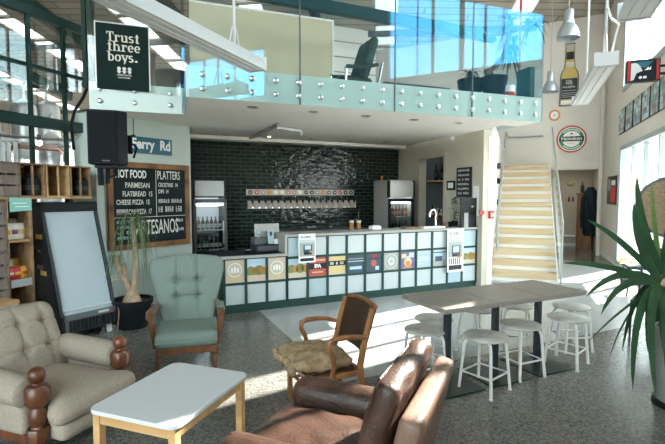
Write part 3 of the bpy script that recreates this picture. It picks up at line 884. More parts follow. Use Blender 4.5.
# loose posters taped over the panels
def poster(pa, pb, label, upper):
    xa, zt = FB.hit(pa[0], pa[1], -.062); xb, zb = FB.hit(pb[0], pb[1], -.062)
    w_, h_ = xb - xa, zt - zb
    p = thing('poster', label, 'poster', FB.w(xa, -.064, zb), FB.r, 'loose posters hung over the bar front')
    q = MB(); q.box(0, w_, 0, .003, 0, h_); q.build('sheet', 'sign_white', p)
    q = MB()
    for m_, a, b_, c, d, y in (('print_grey', .05, .95, .22 if upper else .35, .8, -.001), ('panel_white', .08, .92, .70, .82, -.002), ('print_navy', .28, .80, .36 if upper else .42, .62, -.002), ('print_sky', .36, .72, .46, .60, -.003),
                             ('print_orange', .62, .82, .32, .42, -.003), ('print_black', .30, .78, .28 if upper else .36, .36 if upper else .42, -.003), ('print_black', .1, .9, .05, .16, -.001)):
        q.m(m_); q.box(w_ * a, w_ * b_, y, .001, h_ * c, h_ * d)
    if not upper:
        for k in range(6):
            q.m('print_black'); q.box(w_ * (.1 + .13 * k), w_ * (.16 + .13 * k), -.001, .001, h_ * .18, h_ * .33)
    q.build('print', None, p)
    marks('lettering', 8, w_ * .12, w_ * .88, h_ * .86, h_ * .94, -.002, 'print_black', p)
    c_ = MB(); c_.box(0, w_, -.004, .055, h_, h_ + .004); c_.build('top_fold', 'sign_white', p)
poster((298.5, 234.5), (315.5, 262), 'white music poster with a dark van picture hung at the left end of the bar', True)
poster((447.5, 229.5), (463, 271), 'long pale poster with a van picture hung near the right end of the bar', False)

# ================================================================== BEHIND AND ON THE BAR
YW = 2.5
# tall drinks fridge
xa, zt = FB.hit(192.5, 179.5, 1.9); xb, _ = FB.hit(226, 180, 1.9)
fg = thing('drinks_fridge', 'tall glass door drinks fridge with lit panel top against the black tiles', 'fridge', FB.w(xa, 1.9), FB.r)
W_ = xb - xa
q = MB(); q.box(0, .035, 0, .56, .05, zt); q.box(W_ - .035, W_, 0, .56, .05, zt); q.box(0, W_, .53, .56, .05, zt); q.box(0, W_, 0, .56, .05, .2); q.box(.0, W_, .04, .56, zt - .30, zt); q.build('body', 'charcoal', fg, bevel=.004)
q = MB(); q.box(.04, W_ - .04, .0, .04, zt - .28, zt - .02); q.box(.03, W_ - .03, -.006, .0, zt - .17, zt - .155); q.build('header_panel', 'light_grey', fg)
q = MB(); q.box(.045, W_ - .045, .50, .525, .2, zt - .31); q.build('back_liner', 'light_grey', fg)
dr = MB(); zd = zt - .33
dr.box(0, .05, -.04, 0, .2, zd); dr.box(W_ - .05, W_, -.04, 0, .2, zd); dr.box(0, W_, -.04, 0, .2, .26); dr.box(0, W_, -.04, 0, zd - .06, zd)
d_ = dr.build('door', 'dark_grey', fg, bevel=.004)
q = MB(); q.box(.05, W_ - .05, -.024, -.016, .26, zd - .06); q.build('pane', 'cooler_glass', d_); q = MB(); q.box(W_ - .075, W_ - .055, -.075, -.04, .75, 1.15); q.build('handle', 'steel', d_, bevel=.004)
for z in (.30, .64, .98):
    q = MB(); q.box(.04, W_ - .04, .03, .5, z, z + .015); q.build('shelf', 'light_grey', fg)
q = MB(); q.box(.05, W_ - .05, .10, .13, zd - .12, zd - .08); q.build('cooler_lamp', 'cooler_light', fg)
def bottle(mb, c, h, r, body, label=None, neckm=None):
    mb.m(body); mb.lathe([(r * .9, 0), (r, h * .02), (r, h * .56), (r * .8, h * .66), (r * .38, h * .76), (r * .34, h * .97), (r * .42, h * .97), (r * .42, h)], c, 10)
    if label: mb.m(label); mb.lathe([(r * 1.02, h * .16), (r * 1.02, h * .46)], c, 10, cap=False)
    return mb
def bottles(fr, x0, x1, n, y, z, h, r, kinds, lab, group):
    for i in range(n):
        x = x0 + (x1 - x0) * (i / max(1, n - 1)); kd = kinds[i % len(kinds)]
        o = bottle(MB(), (0, 0, 0), h, r, kd[0], kd[1]).build('bottle', None, loc=fr.w(x, y, z), rz=fr.r)
        tag(o, lab(i, n), 'bottle', group)
ords = ['leftmost', 'second', 'third', 'fourth', 'fifth', 'sixth', 'seventh', 'eighth']
def pos(i, n): return 'leftmost' if i == 0 else ('rightmost' if i == n - 1 else ords[i] + ' from left')
for zz, nm in ((.655, 'lower visible'), (.995, 'upper')):
    bottles(FB, xa + .10, xa + W_ - .10, 6, 2.0, zz, .23, .031, [('bottle_dark', 'snack_white'), ('bottle_dark', 'light_grey')],
            lambda i, n, nm=nm: f'small dark bottle in the tall drinks fridge, {nm} row, {pos(i, n)}', 'bottles in the tall fridge')

# tap wall: badge board, tap board, taps
xa, za = FB.hit(246, 195, YW); xb, _ = FB.hit(353.5, 192, YW); _, zb = FB.hit(300, 189.6, YW); _, zc = FB.hit(300, 195.2, YW)
tb = thing('badge_board', 'upper pale wooden strip of round beer badges on the black tiles', 'sign board', FB.w(xa, YW, 0), FB.r)
q = MB(); q.box(0, xb - xa, -.025, -.001, zc, zb); q.build('board', 'pale_board', tb, bevel=.003)
bc = ['print_navy', 'print_red', 'print_grey', 'orange', 'sign_white', 'sign_white', 'copper', 'print_grey', 'sign_white', 'print_black', 'charcoal', 'print_grey', 'orange', 'print_navy', 'print_black', 'print_red', 'print_black', 'print_black']
for k in range(18):
    x = (xb - xa) * (k + .6) / 18.2; q = MB(); q.m(bc[k]); q.lathe([(.0, .012), (.042, .012), (.042, 0)], (x, -.025, (zb + zc) / 2), 16, Matrix.Rotation(pi / 2, 3, 'X'), cap=False)
    q.m('sign_white' if k % 3 else 'print_sand'); q.lathe([(.0, .013), (.016, .013)], (x, -.025, (zb + zc) / 2), 10, Matrix.Rotation(pi / 2, 3, 'X'), cap=False); q.build('badge', None, tb)
_, zb2 = FB.hit(300, 200.5, YW); _, zc2 = FB.hit(300, 208.2, YW); xa2, _ = FB.hit(247.5, 204, YW); xb2, _ = FB.hit(355.5, 204, YW)
tt = thing('tap_board', 'lower pale wooden strip with a row of eighteen beer taps on black tiles', 'beer taps', FB.w(xa2, YW, 0), FB.r)
q = MB(); q.box(0, xb2 - xa2, -.03, -.001, zc2, zb2); q.build('board', 'pale_board', tt, bevel=.003)
for k in range(18):
    x = (xb2 - xa2) * (k + .6) / 18.2; zc_ = zb2 - .055
    q = MB(); q.m('chrome'); q.tube([(x, -.03, zc_), (x, -.10, zc_), (x, -.125, zc_ - .03), (x, -.13, zc_ - .09)], .013, 8); q.m('black'); q.tube([(x, -.09, zc_ + .01), (x, -.085, zc_ + .045), (x, -.075, zc_ + .13)], [.014, .026, .020], 8)
    q.build('tap', None, tt)
# stand with riser pipe by the glasses
x, z = FB.hit(358.5, 215, 2.2)
q = MB(); q.tube([(0, 0, .95), (0, 0, z + .08), (.0, -.06, z + .1)], .012, 8); q.lathe([(.07, .93), (.07, .95)], (0, 0, 0), 14)
tag(q.build('riser_pipe', 'chrome', loc=FB.w(x, 2.2), rz=FB.r), 'thin chrome pipe standing in front of the black tiles beside the taps', 'pipe')
# back counter under the taps
bk = thing('back_counter', 'dark low back counter under the black tiled wall', 'counter', FB.w(1.0, 1.95), FB.r)
q = MB(); q.box(0, 2.35, .02, .5, .0, .88); q.build('cabinet', 'black_matte', bk); q = MB(); q.box(-.01, 2.36, 0, .53, .88, .92); q.build('worktop', 'dark_grey', bk, bevel=.004)
for k in range(4):
    q = MB(); q.box(.02 + k * .585, .59 + k * .585, -.001, .02, .06, .86); d_ = q.build('door', 'charcoal', bk, bevel=.003); q = MB(); q.box(.50 + k * .585, .52 + k * .585, -.03, -.001, .55, .75); q.build('handle', 'steel', d_)

# silver counter fridge at the right end
sf0, szt = FB.hit(388, 180, 1.42); sf1, _ = FB.hit(413, 180, 1.42)
WS = sf1 - sf0; zs = szt
sf = thing('display_fridge', 'silver glass door fridge with bottles behind the right end of the bar', 'fridge', FB.w(sf0, 1.42), FB.r)
q = MB(); q.box(0, .03, 0, .55, .06, zs); q.box(WS - .03, WS, 0, .55, .06, zs); q.box(0, WS, .52, .55, .06, zs); q.box(0, WS, 0, .55, .06, .3); q.box(0, WS, .0, .55, zs - .04, zs); q.build('body', 'fridge_silver', sf, bevel=.006)
q = MB(); q.box(.02, WS - .02, -.05, .02, zs - .33, zs - .03); q.build('header_panel', 'fridge_silver', sf, bevel=.01)
for x_ in (-.012, WS - .02):
    q = MB(); q.box(x_, x_ + .032, -.06, .02, zs - .34, zs - .01); q.build('header_trim', 'black', sf, bevel=.008)
zd = zs - .36; dr = MB(); dr.box(0, .05, -.045, 0, .3, zd); dr.box(WS - .05, WS, -.045, 0, .3, zd); dr.box(0, WS, -.045, 0, .3, .36); dr.box(0, WS, -.045, 0, zd - .06, zd)
d_ = dr.build('door', 'black', sf, bevel=.004); q = MB(); q.box(.05, WS - .05, -.026, -.018, .36, zd - .06); q.build('pane', 'cooler_glass', d_)
for z in (.55, .86, 1.17):
    q = MB(); q.box(.03, WS - .03, .03, .5, z, z + .012); q.build('shelf', 'light_grey', sf)
q = MB(); q.box(.05, WS - .05, .09, .12, zd - .09, zd - .06); q.build('cooler_lamp', 'cooler_light', sf)
for zz, nm in ((.873, 'lower'), (1.183, 'upper')):
    bottles(FB, sf0 + .09, sf0 + WS - .09, 6, 1.52, zz, .22, .03, [('bottle_amber', 'print_sand'), ('bottle_dark', 'print_red'), ('bottle_amber', 'orange')] if nm == 'upper' else [('bottle_dark', 'panel_white'), ('bottle_dark', 'print_navy')],
            lambda i, n, nm=nm: f'small beer bottle in the silver fridge, {nm} shelf, {pos(i, n)}', 'bottles in the silver fridge')
p = thing('brass_knob', 'small brass ornament standing on top of the silver fridge', 'ornament', FB.w(sf0 - .14 + .2, 1.75, zs), FB.r)
q = MB(); q.lathe([(.03, 0), (.03, .015), (.012, .02), (.012, .05), (.025, .07), (.0, .10)], (0, 0, 0), 12); q.build('body', 'orange', p)

# shelves with bottles beyond the doorway
for k, (py, nm) in enumerate(((181, 'upper'), (213, 'lower'))):
    y_, z_ = FB.hitx(432, py, SX + .4)
    q = MB(); q.box(SX + .2, SX + .58, dy0 - .05, dy1 + .05, z_ - .03, z_); tag(q.build('store_shelf', 'pine', loc=FB.o, rz=FB.r), f'{nm} pine shelf seen through the doorway beside the fridge', 'shelf')
    if k == 0:
        yv0 = FB.hitx(442, py, SX + .36)[0]; yv1 = FB.hitx(425, py, SX + .36)[0]
        for i in range(4):
            o = bottle(MB(), (0, 0, 0), .33, .042, 'bottle_dark', 'charcoal').build('bottle', None, loc=FB.w(SX + .36, yv1 - (yv1 - yv0) * i / 3, z_))
            tag(o, f'tall dark bottle on the upper shelf through the doorway, {pos(i, 4)}', 'bottle', 'bottles on the store shelves')
    else:
        for i in range(6):
            q = MB(); q.m('beer_glass'); q.lathe([(.026, 0), (.033, .11), (.031, .11), (.024, .004)], (0, 0, 0), 12); o = q.build('drinking_glass', None, loc=FB.w(SX + .34, yv1 - (yv1 - yv0) * i / 5, z_))
            tag(o, f'empty tumbler on the lower shelf through the doorway, {pos(i, 6)}', 'glass', 'glasses on the store shelves')
# side wall: chalk menu, small frames
def side_sign(pa, pb, name, label, cat, m, th=.02):
    ya, zt_ = FB.hitx(pa[0], pa[1], SX); yb, zb_ = FB.hitx(pb[0], pb[1], SX)
    # faces local -x
    t_ = thing(name, label, cat, FB.w(SX - .002, ya, zb_), FB.r - pi / 2)
    w_ = ya - yb; h_ = zt_ - zb_
    q = MB(); q.box(0, w_, -th, 0, 0, h_); q.build('board', m, t_, bevel=.003)
    return t_, w_, h_
t_, w_, h_ = side_sign((457.5, 168), (472, 197.5), 'chalk_menu', 'narrow black hanging menu with white lettering on the cream side wall', 'menu board', 'print_black')
for k in range(6): marks('lettering', 6 + k % 3, w_ * .12, w_ * .88, h_ * (.86 - .15 * k), h_ * (.93 - .15 * k), -.0225, 'sign_white', t_, seed=k)
t_, w_, h_ = side_sign((447.5, 181), (455.5, 190), 'framed_notice', 'tiny black framed notice beside the doorway', 'picture', 'black'); q = MB(); q.box(w_ * .18, w_ * .82, -.022, -.018, h_ * .2, h_ * .8); q.build('print', 'sign_white', t_)
t_, w_, h_ = side_sign((473.5, 186), (478.5, 216), 'paper_notice', 'white paper notice on the pillar above the red call button', 'notice', 'sign_white', .003)
# objects on the bar top
UT = UB + .035
def on_bar(px, ly, dz=0): return FB.w(FB.hit(px, 228, ly)[0], ly, UT + dz)
for px, lab in ((351.5, 'left of two full beer glasses on the bar top'), (358.5, 'right of two full beer glasses on the bar top')):
    t_ = thing('beer_glass', lab, 'beer glass', on_bar(px, .35), 0, 'poured beers on the bar')
    q = MB(); q.lathe([(.032, 0), (.042, .15), (.040, .15), (.030, .006)], (0, 0, 0), 18); q.build('tumbler', 'beer_glass', t_)
    q = MB(); q.lathe([(.029, .008), (.0375, .118)], (0, 0, 0), 18); q.build('beer', 'amber', t_); q = MB(); q.lathe([(.0376, .118), (.039, .142)], (0, 0, 0), 18); q.build('froth', 'foam', t_)
t_ = thing('card_stack', 'small white box of cards on the bar beside the silver fridge', 'card box', on_bar(375, .3), FB.r + .15); q = MB(); q.box(-.09, .09, -.05, .05, 0, .05); q.build('box', 'sign_white', t_, bevel=.004); q = MB(); q.box(-.07, .07, -.035, .035, .05, .065); q.build('cards', 'panel_cool', t_)
t_ = thing('beer_font', 'chrome swan neck beer tap on the bar beside the doorway', 'beer tap', on_bar(434, .3), FB.r)
q = MB(); q.lathe([(.05, 0), (.05, .02), (.022, .03), (.022, .18)], (.03, 0, 0), 14); q.tube([(.03, 0, .16), (.03, 0, .25), (0, 0, .30), (-.05, 0, .30), (-.09, 0, .26), (-.095, 0, .18)], .02, 10); q.build('column', 'chrome', t_)
q = MB(); q.tube([(.03, -.02, .15), (.03, -.05, .16)], .016, 8); q.build('tap_badge', 'print_red', t_); q = MB(); q.tube([(-.045, 0, .31), (-.045, -.02, .38)], [.010, .014], 8); q.build('tap_handle', 'black', t_)
t_ = thing('drip_tray', 'flat white drip tray under the swan neck beer tap', 'tray', on_bar(432, .12), FB.r); q = MB(); q.box(-.22, .22, -.07, .07, 0, .03); q.build('tray', 'white_gloss', t_, bevel=.006); q = MB(); q.box(-.2, .2, -.055, .055, .03, .033); q.build('grille', 'steel', t_)
t_ = thing('wooden_board', 'flat wooden board lying on the bar in front of the silver fridge', 'board', on_bar(410, .2), FB.r + .1); q = MB(); q.box(-.16, .16, -.09, .09, 0, .025); q.build('board', 'crate_wood', t_, bevel=.006); q = MB(); q.tube([(.16, 0, .012), (.23, 0, .012)], .014, 8); q.build('handle', 'crate_wood', t_)
for px, m_, lab in ((444, 'copper', 'copper coloured cup on the bar right of the swan neck tap'), (450, 'black', 'black cup on the bar between the copper cup and the plant')):
    t_ = thing('cup', lab, 'cup', on_bar(px, .3), 0); q = MB(); q.lathe([(.03, 0), (.042, .085), (.038, .085), (.027, .006)], (0, 0, 0), 16); q.build('bowl', m_, t_); q = MB(); q.lathe([(.037, .07), (.037, .074)], (0, 0, 0), 14); q.build('liner', 'dark_grey', t_)
t_ = thing('bar_plant', 'small leafy green plant in a black pot on the bar below the menu', 'plant', on_bar(454.5, .28), 0)
q = MB(); q.lathe([(.045, 0), (.06, .10), (.055, .10), (.05, .09)], (0, 0, 0), 14); q.build('pot', 'black', t_)
q = MB(); rr = random.Random(5)
for k in range(34):
    a = rr.uniform(0, 6.28); h_ = rr.uniform(.1, .5); r_ = rr.uniform(.02, .11)
    b0 = Vector((cos(a) * r_ * .3, sin(a) * r_ * .3, h_)); q.leaf(b0, b0 + Vector((cos(a) * .05, sin(a) * .05, .04)), b0 + Vector((cos(a) * .1, sin(a) * .1, .0)), .04, 4)
q.build('foliage', 'yucca_leaf', t_); q = MB()
for k in range(4): q.tube([(0, 0, .09), (.02 * (k - 1.5), .01 * k, .3), (.035 * (k - 1.5), .0, .5 - .05 * k)], .004, 5)
q.build('stem', 'dark_trunk', t_)
xl, zt_ = FB.hit(461.0, 198, .0); xr, _ = FB.hit(477, 198, .0); xr = min(xr, SX - .02)
t_ = thing('menu_stand', 'black upright menu stand leaning on the bar with a pale leaflet', 'menu stand', FB.w(xl, .0, UT), FB.r)
h_ = zt_ - UT; w_ = xr - xl
q = MB(); q.box(0, w_, 0, .02, 0, h_); q.build('board', 'black', t_, bevel=.004); q = MB(); q.box(w_ * .2, w_ * .45, -.012, 0, .0, h_ * .5); q.build('leaflet', 'mid_grey', t_); q = MB(); q.box(w_ * .12, w_ * .9, .02, .12, 0, .015); q.build('foot', 'black', t_)
q = MB(); q.box(w_ * .66, w_ * .8, -.002, 0, h_ * .68, h_ * .73); q.build('print', 'mid_grey', t_)
y_, z_ = FB.hitx(479.5, 212, SX)
x_, z_ = FB.hit(481, 213, -.12)
t_ = thing('heart_ornament', 'small red heart ornament on the pillar edge beside the menu stand', 'ornament', FB.w(x_, -.125, z_), FB.r)
pts = [(.055 * (16 * sin(k * 2 * pi / 24) ** 3) / 16, .055 * (13 * cos(k * 2 * pi / 24) - 5 * cos(2 * k * 2 * pi / 24) - 2 * cos(3 * k * 2 * pi / 24) - cos(4 * k * 2 * pi / 24)) / 16) for k in range(24)]
q = MB(); q.prism(pts, -.02, .005, 'xz'); q.build('heart', 'heart_red', t_)
# till on the low counter
LT = LB + .035
def low(px, ly): return FB.w(FB.hit(px, 250, ly)[0], ly, LT)
t_ = thing('cash_register', 'dark till drawer with a screen turned away and a card printer on the low counter', 'till', low(266, .42), FB.r)
q = MB(); q.box(-.20, .20, -.17, .17, 0, .105); q.build('drawer', 'charcoal', t_, bevel=.006); q = MB(); q.box(-.17, .17, -.172, -.168, .02, .085); q.build('drawer_front', 'dark_grey', t_)
q = MB(); q.box(-.20, -.02, -.12, .12, .105, .20); q.build('printer', 'dark_grey', t_, bevel=.01)
q = MB(); q.box(-.14, .24, .08, .10, .17, .40, Matrix.Rotation(-.1, 3, 'X')); q.build('monitor', 'fridge_silver', t_, bevel=.006); q = MB(); q.tube([(.05, .08, .105), (.05, .06, .28)], .025, 8); q.build('monitor_stand', 'dark_grey', t_)
t_ = thing('card_terminal', 'blue grey payment terminal propped upright on the till drawer', 'card terminal', low(271, .30) + Vector((0, 0, .106)), FB.r)
q = MB(); q.box(-.045, .045, -.02, .02, 0, .21, Matrix.Rotation(-.12, 3, 'X')); q.build('case', 'panel_cool', t_, bevel=.006); q = MB(); q.box(-.018, .018, -.024, -.019, .12, .18, Matrix.Rotation(-.12, 3, 'X')); q.build('display', 'print_navy', t_); q = MB(); q.box(.045, .10, -.02, .03, 0, .07); q.build('receipt', 'sign_white', t_)
t_ = thing('cup', 'small white and blue cup standing on the till printer', 'cup', low(258.5, .40) + Vector((0, 0, .201)), FB.r); q = MB(); q.lathe([(.025, 0), (.012, .02), (.012, .03), (.035, .05), (.035, .10)], (0, 0, 0), 12); q.build('cup', 'panel_cool', t_)
t_ = thing('phone', 'small black object lying on the low counter left of the till', 'phone', low(248.5, .3), FB.r + .3); q = MB(); q.box(-.06, .06, -.04, .04, 0, .035); q.build('case', 'black', t_, bevel=.012); q = MB(); q.box(-.03, .035, -.028, .028, .035, .037); q.build('screen', 'light_grey', t_)

# ================================================================== LEFT: CHALKBOARD WALL
xa, zt = FW.hit(106.5, 160, -.03); xb, _ = FW.hit(188.5, 166, -.03); _, zb = FW.hit(150, 247.5, -.03); _, zt = FW.hit(150, 163.3, -.03)
cb = thing('chalkboard', 'large chalkboard food menu in a rough timber frame on the pale green wall', 'chalkboard', FW.w(xa, -.002, zb), FW.r)
w_, h_ = xb - xa, zt - zb; t = .075
q = MB(); q.box(t * .8, w_ - t * .8, -.025, -.002, t * .8, h_ - t * .8); q.build('slate', 'chalkboard', cb)
q = MB(); rr = random.Random(2)
q = MB()
q.box(0, w_ * .42, -.045, -.004, h_ - t, h_); q.box(w_ * .42, w_, -.043, -.004, h_ - t, h_); q.box(0, w_ * .55, -.043, -.004, 0, t); q.box(w_ * .55, w_, -.045, -.004, 0, t)
q.box(0, t, -.044, -.004, t, h_ - t); q.box(w_ - t, w_, -.044, -.004, t, h_ - t)
q.build('frame', 'frame_wood', cb, bevel=.004)
q = MB(); yc = -.0258
q.box(w_ * .555, w_ * .561, yc - .001, yc, h_ * .37, h_ - t * 1.2); q.box(t, w_ - t, yc - .001, yc, h_ * .365, h_ * .371); q.build('chalk_line', 'chalk', cb)
def chalk(body, x, z, size, m='chalk', sx=1.0, bold=.0012, al='LEFT'):
    text('lettering', body, size, m, cb, (w_ * x, yc - .001, h_ * z), sx=sx, bold=bold, align=al, ext=.0004)
chalk('HOT FOOD', .085, .86, .150, 'sign_white', .58, .004)
chalk('PLATTERS', .575, .86, .175, 'chalk', .50)
chalk('PARMESAN', .19, .735, .105, 'chalk', .72)
chalk('FLATBREAD  15', .16, .635, .10, 'chalk', .66)
chalk('CHEESE PIZZA  15', .09, .54, .095, 'chalk', .66)
chalk('PEPPERONI PIZZA  17', .09, .43, .10, 'chalk', .55)
chalk('CROSTINIS  14', .585, .745, .085, 'chalk', .60, .0008); chalk('DIPS  14', .585, .665, .08, 'chalk', .60, .0008)
marks('lettering', 13, w_ * .585, w_ * .90, h_ * .53, h_ * .575, yc - .0015, 'chalk', cb); marks('lettering', 11, w_ * .585, w_ * .90, h_ * .42, h_ * .485, yc - .0015, 'chalk', cb, 9)
chalk('ARTESANOS', .30, .235, .30, 'chalk', .42, .002)
for k in range(4): marks('lettering', 6, w_ * .09, w_ * .30, h_ * (.12 + .06 * k), h_ * (.155 + .06 * k), yc - .0015, 'chalk_blue', cb, k)
marks('lettering', 4, w_ * .82, w_ * .91, h_ * .29, h_ * .325, yc - .0015, 'chalk', cb, 4); marks('lettering', 5, w_ * .80, w_ * .92, h_ * .18, h_ * .215, yc - .0015, 'chalk', cb, 6)
# street sign
xa, zt = FW.hit(128.5, 135.5, -.03); xb, zb = FW.hit(172.3, 155.8, -.03); _, zt = FW.hit(150, 137.8, -.03); _, zb = FW.hit(150, 153.8, -.03)
ss = thing('street_sign', 'blue street name sign above the chalkboard', 'sign', FW.w(xa, -.002, zb), FW.r)
w_, h_ = xb - xa, zt - zb
q = MB(); q.box(0, w_, -.025, -.005, 0, h_); q.build('plate', 'road_blue', ss, bevel=.004)
text('lettering', 'Ferry  Rd', h_ * .86, 'sign_white', ss, (w_ * .51, -.0265, h_ * .55), sx=.82, bold=.006)
q = MB(); q.tube([(w_ * .12, -.02, h_), (w_ * .12, -.02, h_ + .12), (w_ * .10, -.03, h_ + .42)], .006, 6); q.box(w_ * .08, w_ * .15, -.03, -.005, h_ * .9, h_ * 1.08); q.build('hanger', 'charcoal', ss)
# sign on the balcony: green black board with pale lettering
a = at_y(95, 22, 5.28); c = at_y(148, 22, 5.28)
fy = FG.l((0, 0))[1]
xa, zt = FG.hit(95, 22.5, .98); xb, _ = FG.hit(148, 28, .98); _, zb = FG.hit(121, 89.5, .98); _, zt = FG.hit(121, 24.5, .98)
ts = thing('sign_board', 'dark green board sign with pale serif words hung on the balcony glass', 'sign', FG.w(xa, .985, zb), FG.r)
w_, h_ = xb - xa, zt - zb
q = MB(); q.box(0, w_, 0, .02, 0, h_); q.build('board', 'poster_dark', ts)
q = MB(); q.box(-.012, 0, -.006, .022, 0, h_); q.box(w_, w_ + .012, -.006, .022, 0, h_); q.box(-.012, w_ + .012, -.006, .022, h_, h_ + .012); q.build('edge_trim', 'fridge_silver', ts)
def serif(body, x, z, hh, adv):
    """slab-serif lettering drawn stroke by stroke"""
    q = MB(); s = hh * .17; y = -.003
    def st(a, c, d, e): q.box(x + a, x + c, y, 0, z + d, z + e)
    def sf(cx_, zz, wd=.34): q.box(x + cx_ - hh * wd / 2, x + cx_ + hh * wd / 2, y, 0, z + zz - hh * .035, z + zz + hh * .035)
    def arc(cx_, cz_, rx, rz, a0, a1, wd=s):
        n = 16; pts = []
        for k in range(n + 1):
            a_ = R(a0 + (a1 - a0) * k / n); thick = wd * (.45 + .55 * abs(cos(a_)))
            pts.append((x + cx_ + rx * cos(a_), z + cz_ + rz * sin(a_), thick, cos(a_), sin(a_)))
        vs = []
        for px_, pz_, th, ca, sa in pts: vs += [(px_ - ca * th / 2, y, pz_ - sa * th / 2), (px_ + ca * th / 2, y, pz_ + sa * th / 2)]
        q.add(vs, [(2 * k, 2 * k + 1, 2 * k + 3, 2 * k + 2) for k in range(n)])
    xh = hh * .68
    for ch in body:
        W = hh * .70
        if ch == 'T':
            st(W * .5 - s / 2, W * .5 + s / 2, 0, hh); st(0, W, hh * .92, hh); st(0, s * .5, hh * .74, hh); st(W - s * .5, W, hh * .74, hh); sf(W * .5, .03 * hh, .42); a_ = W
        elif ch == 'r':
            st(s * .4, s * 1.4, 0, xh); sf(s * .9, .03 * hh, .38); sf(s * .6, xh - .03 * hh, .26); arc(W * .5, xh * .62, W * .22, xh * .34, 35, 170); st(W * .58, W * .78, xh * .72, xh * .92); a_ = W * .78
        elif ch == 'u':
            st(s * .4, s * 1.4, xh * .25, xh); st(W * .68, W * .68 + s, 0, xh); sf(s * .6, xh - .03 * hh, .26); sf(W * .68, xh - .03 * hh, .26); arc(W * .48, xh * .28, W * .28, xh * .26, 180, 340); sf(W * .76 + s * .6, .03 * hh, .22); a_ = W * 1.05
        elif ch == 's':
            arc(W * .32, xh * .73, W * .22, xh * .23, 30, 270); arc(W * .32, xh * .27, W * .24, xh * .25, -150, 90); a_ = W * .72
        elif ch == 't':
            st(W * .2, W * .2 + s, xh * .2, hh * .9); st(0, W * .6, xh - .07 * hh, xh); arc(W * .42, xh * .24, W * .16, xh * .22, 180, 330); a_ = W * .68
        elif ch == 'h':
            st(s * .4, s * 1.4, 0, hh); sf(s * .9, .03 * hh, .36); sf(s * .5, hh - .03 * hh, .26); st(W * .72, W * .72 + s, 0, xh * .66); sf(W * .72 + s / 2, .03 * hh, .36); arc(W * .5, xh * .62, W * .3, xh * .36, 5, 165); a_ = W * 1.12
        elif ch == 'e':
            arc(W * .40, xh * .5, W * .31, xh * .47, 0, 320); st(W * .12, W * .70, xh * .48, xh * .56); a_ = W * .84
        elif ch == 'b':
            st(s * .4, s * 1.4, 0, hh); sf(s * .5, hh - .03 * hh, .26); arc(W * .48, xh * .5, W * .31, xh * .47, -150, 150); a_ = W * .92
        elif ch == 'o':
            arc(W * .42, xh * .5, W * .32, xh * .47, 0, 360); a_ = W * .86
        elif ch == 'y':
            q.bar((x + W * .1, y, z + xh), (x + W * .46, y, z), s, .003, (0, 1, 0)); q.bar((x + W * .80, y, z + xh), (x + W * .34, y, z - hh * .26), s * .7, .003, (0, 1, 0)); sf(W * .12, xh - .03 * hh, .38); sf(W * .78, xh - .03 * hh, .32); a_ = W * .88
        elif ch == '.':
            arc(s, s * .6, s * .3, s * .3, 0, 360, s * 1.1); a_ = s * 2
        x += a_ + hh * .07
    return q.build('lettering', 'poster_cream', ts)
serif('Trust', w_ * .20, h_ * .735, h_ * .145, 0); serif('three', w_ * .21, h_ * .59, h_ * .145, 0); serif('boys.', w_ * .21, h_ * .435, h_ * .145, 0)
q = MB()
for k in range(3):
    x = w_ * (.42 + .10 * k); q.prism([(x + .02 * cos(j * pi / 6), h_ * .325 + .02 * sin(j * pi / 6)) for j in range(12)], .002, -.003, 'xz'); q.box(x - .012, x + .012, -.003, .0, h_ * .25, h_ * .30)
    q.box(x - .022, x + .022, -.003, 0, h_ * .275, h_ * .29)
q.build('emblem', 'fridge_silver', ts)
marks('lettering', 11, w_ * .38, w_ * .66, h_ * .215, h_ * .235, -.003, 'fridge_silver', ts); marks('lettering', 9, w_ * .40, w_ * .64, h_ * .175, h_ * .195, -.003, 'fridge_silver', ts, 5)
# loudspeaker on its bracket
a = at_y(88.5, 109, 4.72); c = at_y(134, 164, 4.72)
spk = thing('loudspeaker', 'black loudspeaker hung from a bracket in front of the pale green column', 'speaker', ((a.x + c.x) / 2 - .11, 4.9, c.z), R(18))
w_ = (c.x - a.x) * .82; h_ = a.z - c.z
q = MB(); q.prism([(-w_ / 2, 0), (w_ / 2 - .09, 0), (w_ / 2, .10), (w_ / 2 - .06, .34), (-w_ / 2 + .06, .34), (-w_ / 2, .2)], .0, h_, 'xy', Matrix.Translation((0, -.16, 0))); q.build('cabinet', 'black', spk, bevel=.012)
q = MB(); q.box(-w_ / 2 + .015, w_ / 2 - .10, -.172, -.158, .02, h_ - .02); q.build('grille', 'black_matte', spk, bevel=.006); q = MB(); q.box(-.05, .02, -.176, -.172, .03, .045); q.build('badge', 'dark_grey', spk)
q = MB(); q.box(-w_ / 2 + .05, w_ / 2 - .02, -.08, .12, -.035, -.005); q.tube([(-.1, 0, -.03), (-.1, .02, -.22)], .03, 8); q.tube([(-.03, .05, -.03), (-.04, .06, -.2)], .022, 8); q.tube([(.06, .0, -.03), (.06, .02, -.10), (-.12, .80, -.10)], .018, 8); q.build('bracket', 'black', spk)
q = MB(); q.tube([(w_ / 2 - .02, .12, h_ * .5), (w_ / 2 + .07, .16, h_ * .38), (w_ / 2 + .03, .18, .1), (w_ / 2 + .06, .18, h_ * .34)], .012, 6); q.box(w_ / 2 - .02, w_ / 2 + .02, .1, .2, h_ * .25, h_ * .6); q.build('plug_box', 'black_matte', spk)
a = at_y(87, 88, 5.4); c = at_y(71, 125, 5.4); m_ = at_y(75, 110, 5.4)
q = MB(); q.tube([a, (a * .5 + m_ * .5) + Vector((.03, 0, .02)), m_, c, at_y(74, 150, 5.4)], .018, 7); tag(q.build('cable', 'black_matte'), 'thick dark cable looping from the steel column to behind the loudspeaker', 'cable')
